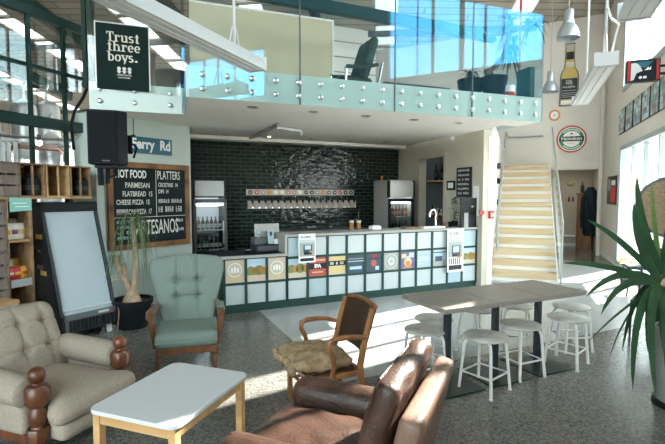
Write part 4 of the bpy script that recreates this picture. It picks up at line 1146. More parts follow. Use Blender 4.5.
# plug socket cable down the wall by the fridge
a = FW.w(.10, -.02, 1.3); q = MB(); q.tube([FW.w(.06, -.03, 1.75), FW.w(.07, -.03, 1.2), FW.w(.13, -.03, .6), FW.w(.2, -.03, .1)], .008, 6); tag(q.build('power_cable', 'black'), 'thin black power cable down the pale green wall beside the chalkboard', 'cable')
xa, za = FW.hit(117, 296, -.01)
t_ = thing('wall_socket', 'white power socket low on the pale green wall behind the potted palm', 'socket', FW.w(.28, -.002, .48), FW.r); q = MB(); q.box(-.06, .06, -.015, 0, -.04, .04); q.build('plate', 'white_gloss', t_, bevel=.004); q = MB(); q.box(-.03, -.01, -.02, -.015, 0, .02); q.box(.01, .03, -.02, -.015, 0, .02); q.build('switch', 'light_grey', t_)

# ================================================================== LEFT: SHELVES AND OPEN FRIDGE
FYS = .34                      # depth of crates; fronts at local y = -FYS
def sx(px, py, ly=-FYS - .03): return FL.hit(px, py, ly)
x18, z18 = sx(18, 199); x90, z90 = sx(90, 199); _, ztop = sx(45, 164)
zsh = 1.575
zt_ = ztop
# tall shelf column
xa, _ = sx(6, 240); xb, _ = sx(33, 240)
ts = thing('shelf_tower', 'narrow pine shelf tower holding snack packets beside the open fridge', 'shelf unit', FL.w(xa, -.03), FL.r)
w_ = xb - xa
q = MB(); q.box(0, .025, -FYS, 0, 0, zsh - .02); q.build('side_panel', 'crate_wood', ts, bevel=.003); q = MB(); q.box(w_ - .03, w_, -FYS, 0, 0, zsh - .02); q.build('side_panel', 'crate_wood', ts, bevel=.003)
zs_ = [sx(20, 298)[1] - .5, sx(20, 280)[1], sx(20, 240)[1], zsh - .02]
for z in zs_:
    q = MB(); q.box(.026, w_ - .031, -FYS + .005, 0, z - .025, z); q.build('shelf', 'pine', ts, bevel=.003)
q = MB(); q.box(.026, w_ - .031, -FYS - .012, -FYS + .004, zs_[1] - .07, zs_[1] + .01); q.build('shelf_rail', 'mid_grey', ts)
q = MB(); q.box(.026, w_ - .031, -.02, -.01, 0.1, .8); q.box(w_ * .45, w_ * .6, -.022, -.008, .1, zsh - .05); q.build('back_slat', 'grey_wood', ts)
# snack packets
def packet(c, w_, h_, m, label, m2=None, lean=0., grp='snack packets on the shelf tower'):
    q = MB(); q.m(m); q.rcube((0, 0, h_ / 2), (w_, .05, h_), .012, 4, (0, .018, 0)); 
    if m2: q.m(m2); q.rcube((0, -.012, h_ * .48), (w_ * .7, .05, h_ * .35), .012, 3, (0, .014, 0))
    o = q.build('snack_packet', None, loc=c, rz=FL.r + lean); tag(o, label, 'snack packet', grp)
x0 = xa + .055
pk = [(0, 'snack_white', 'snack_yellow', 'white packet at the left end of the upper snack shelf'), (1, 'snack_white', 'snack_purple', 'white and purple packet in the middle of the upper snack shelf'), (2, 'snack_white', 'bottle_gold', 'cream packet at the right end of the upper snack shelf')]
for k, m1, m2, lab in pk: packet(FL.w(x0 + .02 + k * (w_ - .13) / 2, -.25, zs_[2]), .095, .17, m1, lab, m2)
for k, m1, m2, lab in ((0, 'snack_white', 'print_grey', 'pale packet at the back left of the upper snack shelf'), (1, 'snack_yellow', 'snack_white', 'yellow topped packet at the back middle of the upper snack shelf'), (2, 'snack_white', 'snack_red', 'pale packet at the back right of the upper snack shelf')):
    packet(FL.w(x0 + .02 + k * (w_ - .13) / 2, -.13, zs_[2]), .09, .215, m1, lab, m2)
for k, m1, m2, lab in ((0, 'snack_red', 'snack_white', 'red packet at the front left of the lower snack shelf'), (1, 'snack_red', 'snack_yellow', 'red and yellow packet at the front middle of the lower snack shelf'), (2, 'snack_yellow', 'snack_red', 'yellow packet at the front right of the lower snack shelf')):
    packet(FL.w(x0 + .02 + k * (w_ - .13) / 2, -.27, zs_[1]), .10, .13, m1, lab, m2, .1 * (k - 1))
for k, m1, m2, lab in ((0, 'snack_red', None, 'plain red packet at the back left of the lower snack shelf'), (1, 'snack_white', 'snack_red', 'white packet with red label at the back middle of the lower snack shelf'), (2, 'snack_yellow', 'bottle_gold', 'golden packet at the back right of the lower snack shelf')):
    packet(FL.w(x0 + .02 + k * (w_ - .13) / 2, -.14, zs_[1]), .10, .20, m1, lab, m2)
# mint card
xc, zc = sx(8.5, 212); xd, zd = sx(30, 198)
t_ = thing('price_card', 'mint green card pinned to the front of the shelf tower', 'card', FL.w(xc, -FYS - .05, zc), FL.r); q = MB(); q.prism([(0, .0), (xd - xc, .012), (xd - xc - .01, zd - zc), (0.0, zd - zc + .006)], -.004, .0, 'xz'); q.build('card', 'mint_card', t_); 
q = MB(); q.box(.03, xd - xc - .05, -.0055, -.004, (zd - zc) * .6, (zd - zc) * .66); q.box(.05, xd - xc - .03, -.0055, -.004, (zd - zc) * .35, (zd - zc) * .4); q.build('print', 'sign_white', t_)
# long shelf board with crates on top
xs0 = -1.75; xs1 = x90
t_ = thing('shelf_board', 'long thin pine shelf board above the open fridge carrying the crates', 'shelf', FL.w(0, 0), FL.r); q = MB(); q.box(xs0, xs1 + .02, -FYS - .045, -.04, zsh - .018, zsh); q.build('board', 'pine', t_, bevel=.003); 
q = MB(); q.box(xs1 - .03, xs1 + .01, -.12, -.06, 0, zsh - .02); q.build('post', 'pine', t_); q = MB(); q.box(xs0, xs0 + .04, -.12, -.06, 0, zsh - .02); q.build('post', 'pine', t_)
cuts = [(-8, 'grey'), (18, 'mid'), (45.5, 'end'), (69.5, 'last'), (90.5, '')]
labs = ['grey weathered timber crate at the left end of the top shelf', 'open timber crate with a black canister, left of the honey coloured crate', 'empty honey coloured timber crate in the middle of the top shelf', 'open timber crate with a black canister at the right end of the top shelf']
hc = zt_ - zsh
for i in range(4):
    a_, _ = sx(cuts[i][0], 180); c_, _ = sx(cuts[i + 1][0], 180); a_ += .004; c_ -= .004; wd = c_ - a_
    t_ = thing('crate', labs[i], 'crate', FL.w(a_, -.04, zsh), FL.r, 'timber crates on the top shelf'); mw = ('grey_wood', 'crate_wood', 'pine', 'crate_wood')[i]
    for nm, bx in (('side', (0, .018, -FYS, 0, 0, hc)), ('side', (wd - .018, wd, -FYS, 0, 0, hc)), ('base', (.018, wd - .018, -FYS, 0, 0, .018)), ('lid', (.018, wd - .018, -FYS, 0, hc - .018, hc))):
        q = MB(); q.box(*bx); q.build(nm, mw, t_, bevel=.002)
    q = MB(); q.box(.018, wd - .018, -.014, 0, .02, hc * .40); q.box(.018, wd - .018, -.014, 0, hc * .52, hc * .93); q.build('back_slats', mw, t_)
    q = MB(); q.box(wd * .50, wd * .56, -FYS + .01, -FYS + .03, .018, hc - .018); q.build('divider', mw, t_)
    if i == 0:
        q = MB(); [q.box(.0, wd, -FYS - .012, -FYS, .02 + k * hc / 3.2, .02 + k * hc / 3.2 + hc / 3.9) for k in range(3)]; q.build('front_slats', mw, t_)
for px, lab in ((27, 'round black canister in the crate left of the honey coloured crate'), (77.5, 'round black canister in the crate at the right end of the shelf')):
    x_, _ = sx(px, 190, -FYS + .12)
    t_ = thing('canister', lab, 'canister', FL.w(x_, -FYS + .06, zsh + .019), FL.r, 'black canisters in the crates'); r_ = .085
    q = MB(); q.lathe([(r_, 0), (r_, .17), (r_ * .93, .185), (r_ * .55, .20), (r_ * .5, .215), (0, .215)], (0, 0, 0), 20); q.build('body', 'black', t_); q = MB(); q.tube([(-.05, 0, .20), (-.04, 0, .245), (.04, 0, .245), (.05, 0, .20)], .007, 6); q.build('handle', 'black', t_)
    q = MB(); q.lathe([(r_ * 1.01, .06), (r_ * 1.01, .11)], (0, 0, 0), 20, cap=False); q.build('label', 'charcoal', t_)
# crates stacked at the left edge beneath
for k, (z0, z1, lab) in enumerate(((.0, .52, 'lowest dark timber crate of the stack at the left edge'), (.525, 1.04, 'middle dark timber crate of the stack at the left edge'), (1.045, 1.55, 'top dark timber crate of the stack at the left edge'))):
    a_, _ = sx(-22, 240); c_ = xa - .012
    t_ = thing('crate', lab, 'crate', FL.w(a_, -.04, z0), FL.r, 'dark crates stacked at the left edge'); wd = c_ - a_; hh = z1 - z0
    for nm, bx in (('side', (0, .02, -FYS, 0, 0, hh)), ('side', (wd - .02, wd, -FYS, 0, 0, hh)), ('base', (.02, wd - .02, -FYS, 0, 0, .02)), ('lid', (.02, wd - .02, -FYS, 0, hh - .02, hh)), ('back', (.02, wd - .02, -.015, 0, .02, hh - .02))):
        q = MB(); q.box(*bx); q.build(nm, 'grey_wood', t_, bevel=.002)
    q = MB(); [q.box(0, wd, -FYS - .014, -FYS, .01 + j * hh / 4.1, .01 + j * hh / 4.1 + hh / 5) for j in range(4)]; q.build('front_slats', 'grey_wood', t_)

# open display fridge with its blind down
DF = Fr(-2.86, 4.62, 56)
df = thing('open_display_fridge', 'black open front display fridge with pale blue night blind pulled down', 'fridge', DF.w(0, 0), DF.r)
WD = .60; HD = 1.50
prof = [(.02, .08), (.0, .12), (0, .30), (.06, .34), (.11, .52), (.20, .82), (.30, 1.12), (.385, 1.40), (.39, HD), (.62, HD), (.62, .08)]
for x in (0, WD - .028):
    q = MB(); q.prism(prof, x, x + .028, 'yz'); sd_ = q.build('side_panel', 'black_gloss', df, bevel=.004)
edge = [(0, .30), (.055, .34), (.105, .52), (.195, .82), (.295, 1.12), (.38, 1.40), (.39, HD)]
for x in (.0, WD - .02):
    q = MB(); q.tube([(x + .01, y - .008, z) for y, z in edge], .016, 8); q.build('edge_trim', 'charcoal', df)
q = MB(); q.box(.028, WD - .028, .58, .62, .1, HD); q.build('back_panel', 'black_matte', df); q = MB(); q.box(.0, WD, .36, .62, HD - .01, HD + .02); q.box(.0, WD, .355, .385, HD - .09, HD); q.build('canopy', 'black', df, bevel=.006)
q = MB(); q.box(.02, WD - .02, .01, .6, .11, .31); q.build('plinth', 'dark_grey', df, bevel=.008)
q = MB(); [q.box(.07 + k * .042, .095 + k * .042, -.004, .012, .12, .24) for k in range(12)]; q.build('vent_grille', 'black', df)
q = MB(); q.box(.02, WD - .02, -.006, .02, .25, .31); q.build('control_strip', 'dark_grey', df, bevel=.004); q = MB(); q.box(WD - .22, WD - .10, -.009, -.005, .27, .295); q.build('display', 'light_grey', df); q = MB(); q.box(WD - .085, WD - .055, -.009, -.005, .272, .292); q.build('switch', 'heart_red', df)
def blind_pt(u, v):
    k = len(edge) - 2; f_ = v * k; i = min(int(f_), k - 1); f_ -= i; (y0, z0), (y1, z1) = edge[i], edge[i + 1]
    return Vector((.035 + (WD - .07) * u, y0 + (y1 - y0) * f_ + .008, z0 + (z1 - z0) * f_))
vs = [blind_pt(u / 6, .04 + .96 * v / 24) for v in range(25) for u in range(7)]
q = MB(); q.add(vs + [v + Vector((0, .004, 0)) for v in vs], [(r_ * 7 + c_, r_ * 7 + c_ + 1, (r_ + 1) * 7 + c_ + 1, (r_ + 1) * 7 + c_) for r_ in range(24) for c_ in range(6)] + [(175 + r_ * 7 + c_, 175 + (r_ + 1) * 7 + c_, 175 + (r_ + 1) * 7 + c_ + 1, 175 + r_ * 7 + c_ + 1) for r_ in range(24) for c_ in range(6)], True); q.build('night_blind', 'blind', df)
q = MB(); q.cyl((.03, .405, 1.405), (WD - .03, .405, 1.405), .016); q.build('blind_roller', 'light_grey', df); q = MB(); q.box(.035, WD - .035, .045, .06, .345, .36); q.build('blind_bar', 'light_grey', df)
for x in (.06, WD - .06):
    for y in (.07, .54):
        q = MB(); q.box(x - .02, x + .02, y - .02, y + .02, .06, .102); q.cyl((x - .015, y, .035), (x + .015, y, .035), .035); q.build('castor', 'light_grey', df)
# stock seen through the end glass of the fridge: window in the left side
q = MB(); q.prism([(.14, .44), (.26, .86), (.37, 1.2), (.43, 1.38), (.56, 1.38), (.56, .44)], -.004, -.001, 'yz'); q.build('side_window', 'black_gloss', df)
for k, (y, z, m_) in enumerate(((.46, 1.14, 'snack_yellow'), (.46, .80, 'snack_purple'), (.38, .74, 'bottle_gold'), (.47, .98, 'light_grey'))):
    q = MB(); q.box(-.0065, -.004, y - .07, y + .07, z - .025, z + .025) if k != 3 else q.box(-.0065, -.004, y - .03, y + .03, z - .01, z + .01)
    q.build('side_sticker', m_, df)

# little pale timber box at the left edge behind the sofa
p0 = at_h(-2, 302, .60)
t_ = thing('timber_stand', 'small pale timber stand at the left edge behind the beige armchair', 'stand', (p0.x - .04, p0.y, 0), FL.r); q = MB(); q.box(-.16, .16, -.12, .12, .56, .60); q.build('top', 'pine', t_, bevel=.004)
q = MB(); q.box(-.15, .15, -.11, .11, .46, .56); q.build('tray', 'light_grey', t_); 
for x in (-.13, .13):
    for y in (-.09, .09):
        q = MB(); q.box(x - .018, x + .018, y - .018, y + .018, 0, .46); q.build('leg', 'pine', t_)

# potted palm
pc = at_h(132.5, 331, 0)
pp = thing('potted_palm', 'tall ponytail palm with bare branching trunk in a black pot beside the chalkboard', 'potted plant', (pc.x - .075, pc.y + .18, 0))
q = MB(); q.lathe([(.165, 0), (.175, .01), (.215, .28), (.235, .285), (.24, .345), (.215, .345), (.205, .31), (0, .31)], (0, 0, 0), 28, cap=False); q.build('pot', 'black', pp)
q = MB(); q.lathe([(0, .318), (.20, .312)], (0, 0, 0), 20, cap=False); q.build('soil', 'soil', pp)
q = MB(); q.tube([(0, 0, .30), (0, 0, .36), (.005, 0, .43), (0.01, .0, .50)], [.115, .095, .06, .034], 12)
q.tube([(.005, 0, .42), (.03, 0, .56), (.045, .02, .80), (.03, .02, 1.05), (.02, 0, 1.32)], [.042, .030, .026, .024, .022], 10)
q.tube([(0, 0, .40), (-.05, -.02, .54), (-.12, -.03, .68), (-.17, -.02, .80), (-.18, 0, .85)], [.042, .030, .028, .030, .036], 10)
q.tube([(-.08, -.03, .60), (-.04, -.06, .70), (-.06, -.08, .78)], [.024, .020, .024], 8)
q.build('trunk', 'dry_trunk', pp)
q = MB(); rr = random.Random(11)
for k in range(110):
    a = rr.uniform(0, 2 * pi); top = Vector((.02, 0, 1.30 + rr.uniform(-.08, .08))); L = rr.uniform(.22, .36); dz = rr.uniform(.08, .22)
    if k > 84: top = Vector((-.18, -.01, .86)); L *= .55; dz *= .5
    d = Vector((cos(a), sin(a), 0)); q.leaf(top + d * .02, top + d * L * .65 + Vector((0, 0, dz)), top + d * L * rr.uniform(.8, 1.05) - Vector((0, 0, rr.uniform(.25, .85) * (.5 if k > 84 else 1))), .010, 7, .2)
q.build('foliage', 'palm_leaf', pp)
q = MB(); q.tube([(-.09, -.20, .345), (-.05, -.238, .25), (-.07, -.22, .12), (-.10, -.185, .01)], .006, 5); q.build('hanging_root', 'dry_trunk', pp)

# ================================================================== RIGHT AND FAR WALLS
def wall_thing(fr, pa, pb, ly, name, label, cat):
    xa, zt = fr.hit(pa[0], pa[1], ly); xb, zb = fr.hit(pb[0], pb[1], ly)
    return thing(name, label, cat, fr.w(xa, ly, zb), fr.r), xb - xa, zt - zb
# giant bottle cut-out
t_, w_, h_ = wall_thing(FN, (561, 44.5), (578, 105.5), -.003, 'bottle_sign', 'giant cut-out beer bottle sign on the white end wall', 'sign')
out = [(.0, 0), (1, 0), (1, .47), (.94, .54), (.80, .61), (.76, .70), (.74, .97), (.76, .975), (.76, 1), (.24, 1), (.24, .975), (.26, .97), (.24, .70), (.20, .61), (.06, .54), (0, .47)]
sc_ = lambda P, k=1.0: [(w_ * (.5 + (x - .5) * k), h_ * (.5 + (z - .5) * (1 - (1 - k) * w_ / h_))) for x, z in P]
q = MB(); q.prism(sc_(out), -.03, 0, 'xz'); q.build('outline_board', 'dark_grey', t_)
q = MB(); q.prism(sc_(out, .86), -.034, -.03, 'xz'); q.build('bottle_shape', 'bottle_gold', t_)
q = MB(); q.box(w_ * .08, w_ * .92, -.037, -.034, h_ * .11, h_ * .44); q.build('main_label', 'charcoal', t_); q = MB(); q.box(w_ * .08, w_ * .92, -.037, -.034, h_ * .03, h_ * .09); q.box(w_ * .3, w_ * .7, -.037, -.034, h_ * .88, h_ * .98); q.build('foil', 'fridge_silver', t_)
q = MB(); q.box(w_ * .30, w_ * .70, -.038, -.034, h_ * .74, h_ * .86); q.build('neck_label', 'print_black', t_); q = MB(); q.box(w_ * .28, w_ * .72, -.038, -.034, h_ * .62, h_ * .70); q.build('neck_band', 'poster_cream', t_)
marks('lettering', 3, w_ * .32, w_ * .72, h_ * .345, h_ * .415, -.0385, 'poster_cream', t_, 2); marks('lettering', 7, w_ * .16, w_ * .84, h_ * .29, h_ * .32, -.0385, 'poster_cream', t_, 4)
q = MB(); [q.box(w_ * .12, w_ * .88, -.0385, -.037, h_ * z, h_ * (z + .012)) for z in (.14, .17, .20, .24)]; q.build('label_line', 'mid_grey', t_)
# round beer sign
def disc_sign(fr, c, rx, rz, ly, name, label, cat):
    x, z = fr.hit(c[0], c[1], ly); xa, _ = fr.hit(c[0] - rx, c[1], ly); _, za = fr.hit(c[0], c[1] - rz, ly)
    return thing(name, label, cat, fr.w(x, ly, z), fr.r), x - xa, za - z
t_, rx, rz = disc_sign(FN, (571.3, 139.2), 15.0, 13.4, -.003, 'round_sign', 'large round beer sign with red rim and black name band on the end wall', 'sign')
def ell(k, n=40): return [(rx * k * cos(2 * pi * j / n), rz * k * sin(2 * pi * j / n)) for j in range(n)]
for nm, k, y, m_ in (('rim', 1, -.030, 'red'), ('disc', .90, -.034, 'sign_white'), ('green_ring', .83, -.037, 'logo_green'), ('centre', .60, -.040, 'sign_white')):
    q = MB(); q.prism(ell(k), y, 0, 'xz'); q.build(nm, m_, t_)
q = MB(); q.box(-rx * .82, rx * .82, -.046, 0, -rz * .17, rz * .20); q.build('name_band', 'print_black', t_)
text('lettering', 'Heineken', rz * .37, 'sign_white', t_, (0, -.047, rz * .03), bold=.001, sx=.98)
star = [((.10 if j % 2 == 0 else .042) * rz * 1.3 * sin(pi * j / 5), rz * .40 + (.10 if j % 2 == 0 else .042) * rz * 1.3 * cos(pi * j / 5)) for j in range(10)]
q = MB(); q.prism(star, -.044, -.035, 'xz'); q.build('star', 'red', t_)
marks('lettering', 6, -rx * .28, rx * .28, -rz * .36, -rz * .30, -.042, 'red', t_)
q = MB()
for sgn in (1, -1):
    for j in range(11):
        a_ = R(90 * sgn + (j - 5) * 9); q.box(rx * .715 * cos(a_) - .013, rx * .715 * cos(a_) + .013, -.039, -.036, rz * .715 * sin(a_) - .018, rz * .715 * sin(a_) + .018)
q.build('ring_lettering', 'sign_white', t_)
t_, rx, rz = disc_sign(FN, (554.4, 115.4), 5.9, 5.6, -.003, 'round_badge', 'small orange rimmed round badge above the round beer sign', 'sign')
for nm, k, y, m_ in (('rim', 1, -.02, 'orange'), ('face', .68, -.024, 'sign_white')):
    q = MB(); q.prism(ell(k), y, 0, 'xz'); q.build(nm, m_, t_)
q = MB(); q.prism([(-.06, -.01), (.06, -.01), (.06, .01), (-.06, .01)], -.027, -.02, 'xz'); q.prism([(-.012, -.05), (.012, -.05), (.012, .05), (-.012, .05)], -.027, -.02, 'xz'); q.build('emblem', 'print_sky', t_)
# right wall items (local x = 0, facing -x): frame turned so x runs toward the camera
FR = Fr(FN.w(0, 0).x, FN.w(0, 0).y, -22.6 - 90)
t_, w_, h_ = wall_thing(FR, (608.7, 177), (616.5, 205), -.003, 'picture', 'narrow red and black picture on the white wall left of the glazed doors', 'picture')
q = MB(); q.box(0, w_, -.025, 0, 0, h_); q.build('frame', 'print_black', t_); q = MB(); q.box(w_ * .45, w_ * .95, -.027, -.025, h_ * .1, h_ * .62); q.build('red_patch', 'red', t_); q = MB(); q.box(w_ * .08, w_ * .4, -.027, -.025, h_ * .5, h_ * .92); q.build('grey_patch', 'mid_grey', t_); q = MB(); q.box(w_ * .5, w_ * .9, -.028, -.025, h_ * .68, h_ * .85); q.build('pale_patch', 'sign_white', t_)
bx = [(619.3, 136), (626.3, 131.5), (634.2, 127), (642.8, 121.5), (651.5, 116), (661, 110), (673, 102)]
wn = ['farthest', 'second farthest', 'third farthest', 'fourth farthest', 'fifth farthest', 'nearest visible']
for i in range(6):
    xa, zb = FR.hit(bx[i][0] + .5, bx[i][1], -.003); xb, _ = FR.hit(bx[i + 1][0] - .5, bx[i + 1][1], -.003)
    zb = FR.hit(640, 123.3, -.003)[1]; zt = FR.hit(640, 95.5, -.003)[1]
    t_ = thing('photo_panel', f'tall photo collage panel high on the window wall, {wn[i]} of the row', 'photo panel', FR.w(xa, -.003, zb), FR.r, 'photo panels above the glazed doors'); w_, h_ = xb - xa, zt - zb
    q = MB(); q.box(0, w_, -.03, 0, 0, h_); q.build('frame', 'print_black', t_, bevel=.004)
    q = MB(); rr = random.Random(i)
    for r_ in range(5):
        for c_ in range(3):
            q.m(rr.choice(['photo_teal', 'photo_grey', 'photo_teal', 'photo_grey', 'print_sky'])); q.box(w_ * (.04 + .32 * c_), w_ * (.33 + .32 * c_), -.033, -.03, h_ * (.02 + .195 * r_), h_ * (.20 + .195 * r_))
    q.build('collage', None, t_)
# projecting light box sign
a = at_y(660, 62, 6.9)
sgx = FN.l(at_y(627, 70, 6.35)); sgx2 = FN.l(at_y(660, 70, 6.35))
pA = at_y(626.5, 72, 6.1); pB = at_y(660.5, 70, 5.95)
t_ = thing('projecting_sign', 'black and blue light box sign with red edges projecting from the window wall', 'sign', (pA.x, pA.y, pA.z), atan2(pB.y - pA.y, pB.x - pA.x)); L = (Vector((pB.x, pB.y)) - Vector((pA.x, pA.y))).length; hh = .145
q = MB(); q.box(0, L, 0, .10, -hh, hh); q.build('case', 'black', t_, bevel=.006)
for x_ in (.012, L - .045):
    q = MB(); q.box(x_, x_ + .032, -.006, 0, -hh + .015, hh - .015); q.build('red_edge', 'heart_red', t_)
q = MB(); q.prism([(.05, -hh + .02), (L * .22, -hh + .03), (L * .30, -.03), (L * .48, -.005), (L * .40, .06), (L * .28, hh - .04), (.05, hh - .04)], -.006, 0, 'xz'); q.build('white_swirl', 'light_grey', t_)
q = MB(); q.prism([(L * .28, hh - .03), (L * .42, .05), (L * .55, .03), (L * .66, .06), (L * .80, hh - .03)], -.006, 0, 'xz'); q.build('blue_swirl', 'road_blue', t_)
q = MB(); q.prism([(L * .52, .0), (L * .72, .005), (L * .72, .05), (L * .68, .02), (L * .64, .045), (L * .58, .015)], -.008, 0, 'xz'); q.prism([(L * .42 + .02 * cos(j), -hh + .055 + .02 * sin(j)) for j in range(6)], -.008, 0, 'xz'); q.box(L * .50, L * .60, -.008, 0, -hh + .04, -hh + .07); q.build('lettering', 'sign_white', t_)
q = MB(); q.bar((L, .05, .05), (L + .32, .05, .05), .02, .03); q.bar((L, .05, -.05), (L + .32, .05, -.05), .02, .03); q.build('bracket', 'black', t_)

# cloakroom: cabinet, coat, bottle, hat and keys
xa, _ = FN.hit(579, 220, 1.2); xb = -.06; _, zt = FN.hit(590, 193, 1.2)
t_ = thing('wardrobe', 'old brown wooden cupboard standing in the cloakroom', 'cupboard', FN.w(xa, 1.2), FN.r); w_ = xb - xa; wy = .6
q = MB(); q.box(0, w_, .03, wy, .06, zt - .04); q.build('body', 'cabinet_wood', t_, bevel=.006); q = MB(); q.box(-.03, w_, -.0, wy, zt - .04, zt); q.build('top', 'cabinet_wood', t_, bevel=.006)
for k in range(2):
    q = MB(); q.box(.02 + k * w_ / 2, w_ / 2 - .005 + k * w_ / 2, .005, .03, .1, zt - .08); d_ = q.build('door', 'cabinet_wood', t_, bevel=.005); q = MB(); q.sphere((w_ / 2 + (-.05 if k == 0 else .05), -.01, zt * .55), .018, 8); q.build('knob', 'dark_grey', d_)
q = MB(); q.box(.0, w_, .02, wy, 0, .06); q.build('plinth', 'cabinet_wood', t_)
x_, _ = FN.hit(580, 190, 1.45); o = bottle(MB(), (0, 0, 0), .34, .05, 'bottle_dark', 'charcoal').build('bottle', None, loc=FN.w(xa + .09, 1.45, zt)); tag(o, 'dark bottle standing on top of the cloakroom cupboard', 'bottle')
x_, z_ = FN.hit(590, 215, 1.08); zt2 = FN.hit(590, 187, 1.08)[1]; zb2 = FN.hit(590, 236, 1.08)[1]
ct = thing('coat', 'dark navy coat hanging on the front of the cloakroom cupboard', 'coat', FN.w(x_, 1.04, zb2), FN.r); h_ = zt2 - zb2
def coat_def(v):
    k = v.z / h_ + .5; return Vector((v.x * (1.15 - .55 * max(0, k - .55) / .45) + .012 * sin(k * 17), v.y * (.9 + .2 * sin(k * 9 + v.x * 30)), v.z))
q = MB(); q.rcube((0, 0, h_ / 2), (.32, .22, h_), .08, 10, (.02, .02, 0), coat_def); q.build('body', 'coat_navy', ct)
for s_ in (-1, 1):
    q = MB(); q.tube([(s_ * .10, 0, h_ * .93), (s_ * .19, -.02, h_ * .75), (s_ * .21, -.04, h_ * .4), (s_ * .20, -.05, h_ * .16)], [.05, .065, .06, .05], 10); q.build('sleeve', 'coat_navy', ct)
q = MB(); q.tube([(0, 0, h_ * .98), (0, .02, h_ + .05), (.0, .08, h_ + .07)], .02, 6); q.build('hook', 'steel', ct); q = MB(); q.rcube((0, -.03, h_ * .95), (.16, .14, .10), .04, 4); q.build('collar', 'coat_navy', ct)
x_, z_ = FN.hit(567, 183, 1.93)
t_ = thing('straw_hat', 'round pale straw hat hung on the cloakroom wall', 'hat', FN.w(x_ + .1, 1.945, z_), FN.r); M_ = Matrix.Rotation(pi / 2, 3, 'X')
q = MB(); q.lathe([(.0, .09), (.07, .085), (.09, .02), (.16, .0), (.165, .006)], (0, -.005, 0), 22, M_, cap=False); q.build('crown', 'partition_cream', t_); q = MB(); q.lathe([(.095, .018), (.092, .035)], (0, -.006, 0), 22, M_, cap=False); q.build('band', 'dark_grey', t_)
for px, m_, lab in ((562, 'orange', 'bunch of keys with an amber tag hanging below the straw hat'), (569, 'heart_red', 'bunch of keys with a red tag hanging right of the straw hat'), (573, 'dark_grey', 'dark pouch hanging beside the keys on the cloakroom wall')):
    x_, z_ = FN.hit(px, 198, 1.93); t_ = thing('key_bunch', lab, 'keys', FN.w(x_, 1.93, z_), FN.r, 'keys on the cloakroom wall'); q = MB(); q.tube([(0, 0, .10), (0, -.01, .03)], .006, 5); q.build('strap', 'dark_grey', t_); q = MB(); q.box(-.03, .03, -.02, .0, -.12, .03); q.build('tag_plate', m_, t_, bevel=.008)
x_, z_ = FN.hit(566, 236, 1.6); t_ = thing('wall_rail', 'short white rail low on the cloakroom wall beside the stairs', 'rail', FN.w(x_, 1.75, z_), FN.r); q = MB(); q.cyl((-.25, -.06, 0), (.25, -.06, 0), .035); q.build('tube', 'white_gloss', t_); q = MB(); q.box(-.2, -.16, -.06, .195, -.02, .02); q.box(.16, .2, -.06, .195, -.02, .02); q.build('bracket', 'white_gloss', t_)

# ================================================================== LAMPS
def pendant(px, pyb, Y, label, r):
    p = at_y(px, pyb, Y); t_ = thing('pendant_lamp', label, 'pendant lamp', p, 0)
    q = MB(); q.lathe([(r, 0), (r, .015), (r * .98, .05), (r * .90, .12), (r * .74, .19), (r * .55, .235), (r * .46, .25)], (0, 0, 0), 26, cap=False); q.lathe([(r * .97, .005), (r * .88, .11), (r * .70, .18), (.0, .23)], (0, 0, 0), 26, cap=False); q.build('shade', 'lamp_aluminium', t_)
    q = MB(); q.lathe([(r * .46, .245), (r * .50, .26), (r * .50, .29), (r * .44, .30), (r * .44, .47), (r * .34, .50), (.0, .50)], (0, 0, 0), 20); q.build('gear_housing', 'lamp_aluminium', t_)
    q = MB(); q.sphere((0, 0, .14), r * .28, 10); q.build('bulb', 'white_lamp', t_)
    q = MB(); q.cyl((0, 0, .50), (0, 0, roof_z(p.x, p.y) - p.z + .03), .012, n=6); q.build('cord', 'mid_grey', t_)
pendant(568, 38.5, 8.0, 'larger bell shaped aluminium pendant lamp hanging in front of the bottle sign wall', .185)
pendant(550.2, 92, 11.0, 'smaller looking farther bell shaped pendant lamp beside the balcony glass', .185)
def batten(far, near, label, rods, wd=.19, ht=.085):
    """long suspended light trough; rods are given as shares of its length"""
    d = near - far; L = d.length; rz = atan2(d.y, d.x); t_ = thing('trough_light', label, 'ceiling light', far, rz, 'suspended trough lights')
    q = MB(); q.prism([(-wd / 2, .0), (-wd / 2 + .03, ht), (wd / 2 - .03, ht), (wd / 2, 0), (wd / 2, -.03), (wd / 2 - .012, -.03), (wd / 2 - .03, -.002), (-wd / 2 + .03, -.002), (-wd / 2 + .012, -.03), (-wd / 2, -.03)], 0, L, 'yz'); q.build('housing', 'white_lamp', t_)
    q = MB(); q.box(.012, L - .012, -wd / 2 + .016, wd / 2 - .016, -.026, -.004); q.box(.05, L - .05, -.05, -.02, -.034, -.026); q.box(.05, L - .05, .02, .05, -.034, -.026); q.build('diffuser', 'diffuser', t_)
    for x in (-.012, L - .008):
        q = MB(); q.box(x, x + .02, -wd / 2 - .004, wd / 2 + .004, -.034, ht + .005); q.build('end_cap', 'white_lamp', t_)
    for k in rods:
        w_ = far + d * k; top = roof_z(w_.x, w_.y) - far.z - .02
        q = MB(); q.cyl((L * k, 0, ht), (L * k, 0, top), .013, n=6); q.tube([(L * k - .08, 0, ht), (L * k - .03, 0, ht + .16), (L * k, 0, ht + .18), (L * k + .03, 0, ht + .16), (L * k + .08, 0, ht)], .008, 6); q.build('hanger_rod', 'white_lamp', t_)
    return t_
zf = 2.82
fA = at_h(257, 68, zf); dN = Vector((-.384, -.923, 0))
batten(fA, fA + dN * 2.3, 'long white trough light slanting in front of the green black board sign', (.16, .86))
fB = at_h(580, 103, zf); nB = at_h(606, 62, zf)
tlb = batten(fB, nB, 'long white trough light hanging near the window wall beside the bottle sign', (.97, .30))
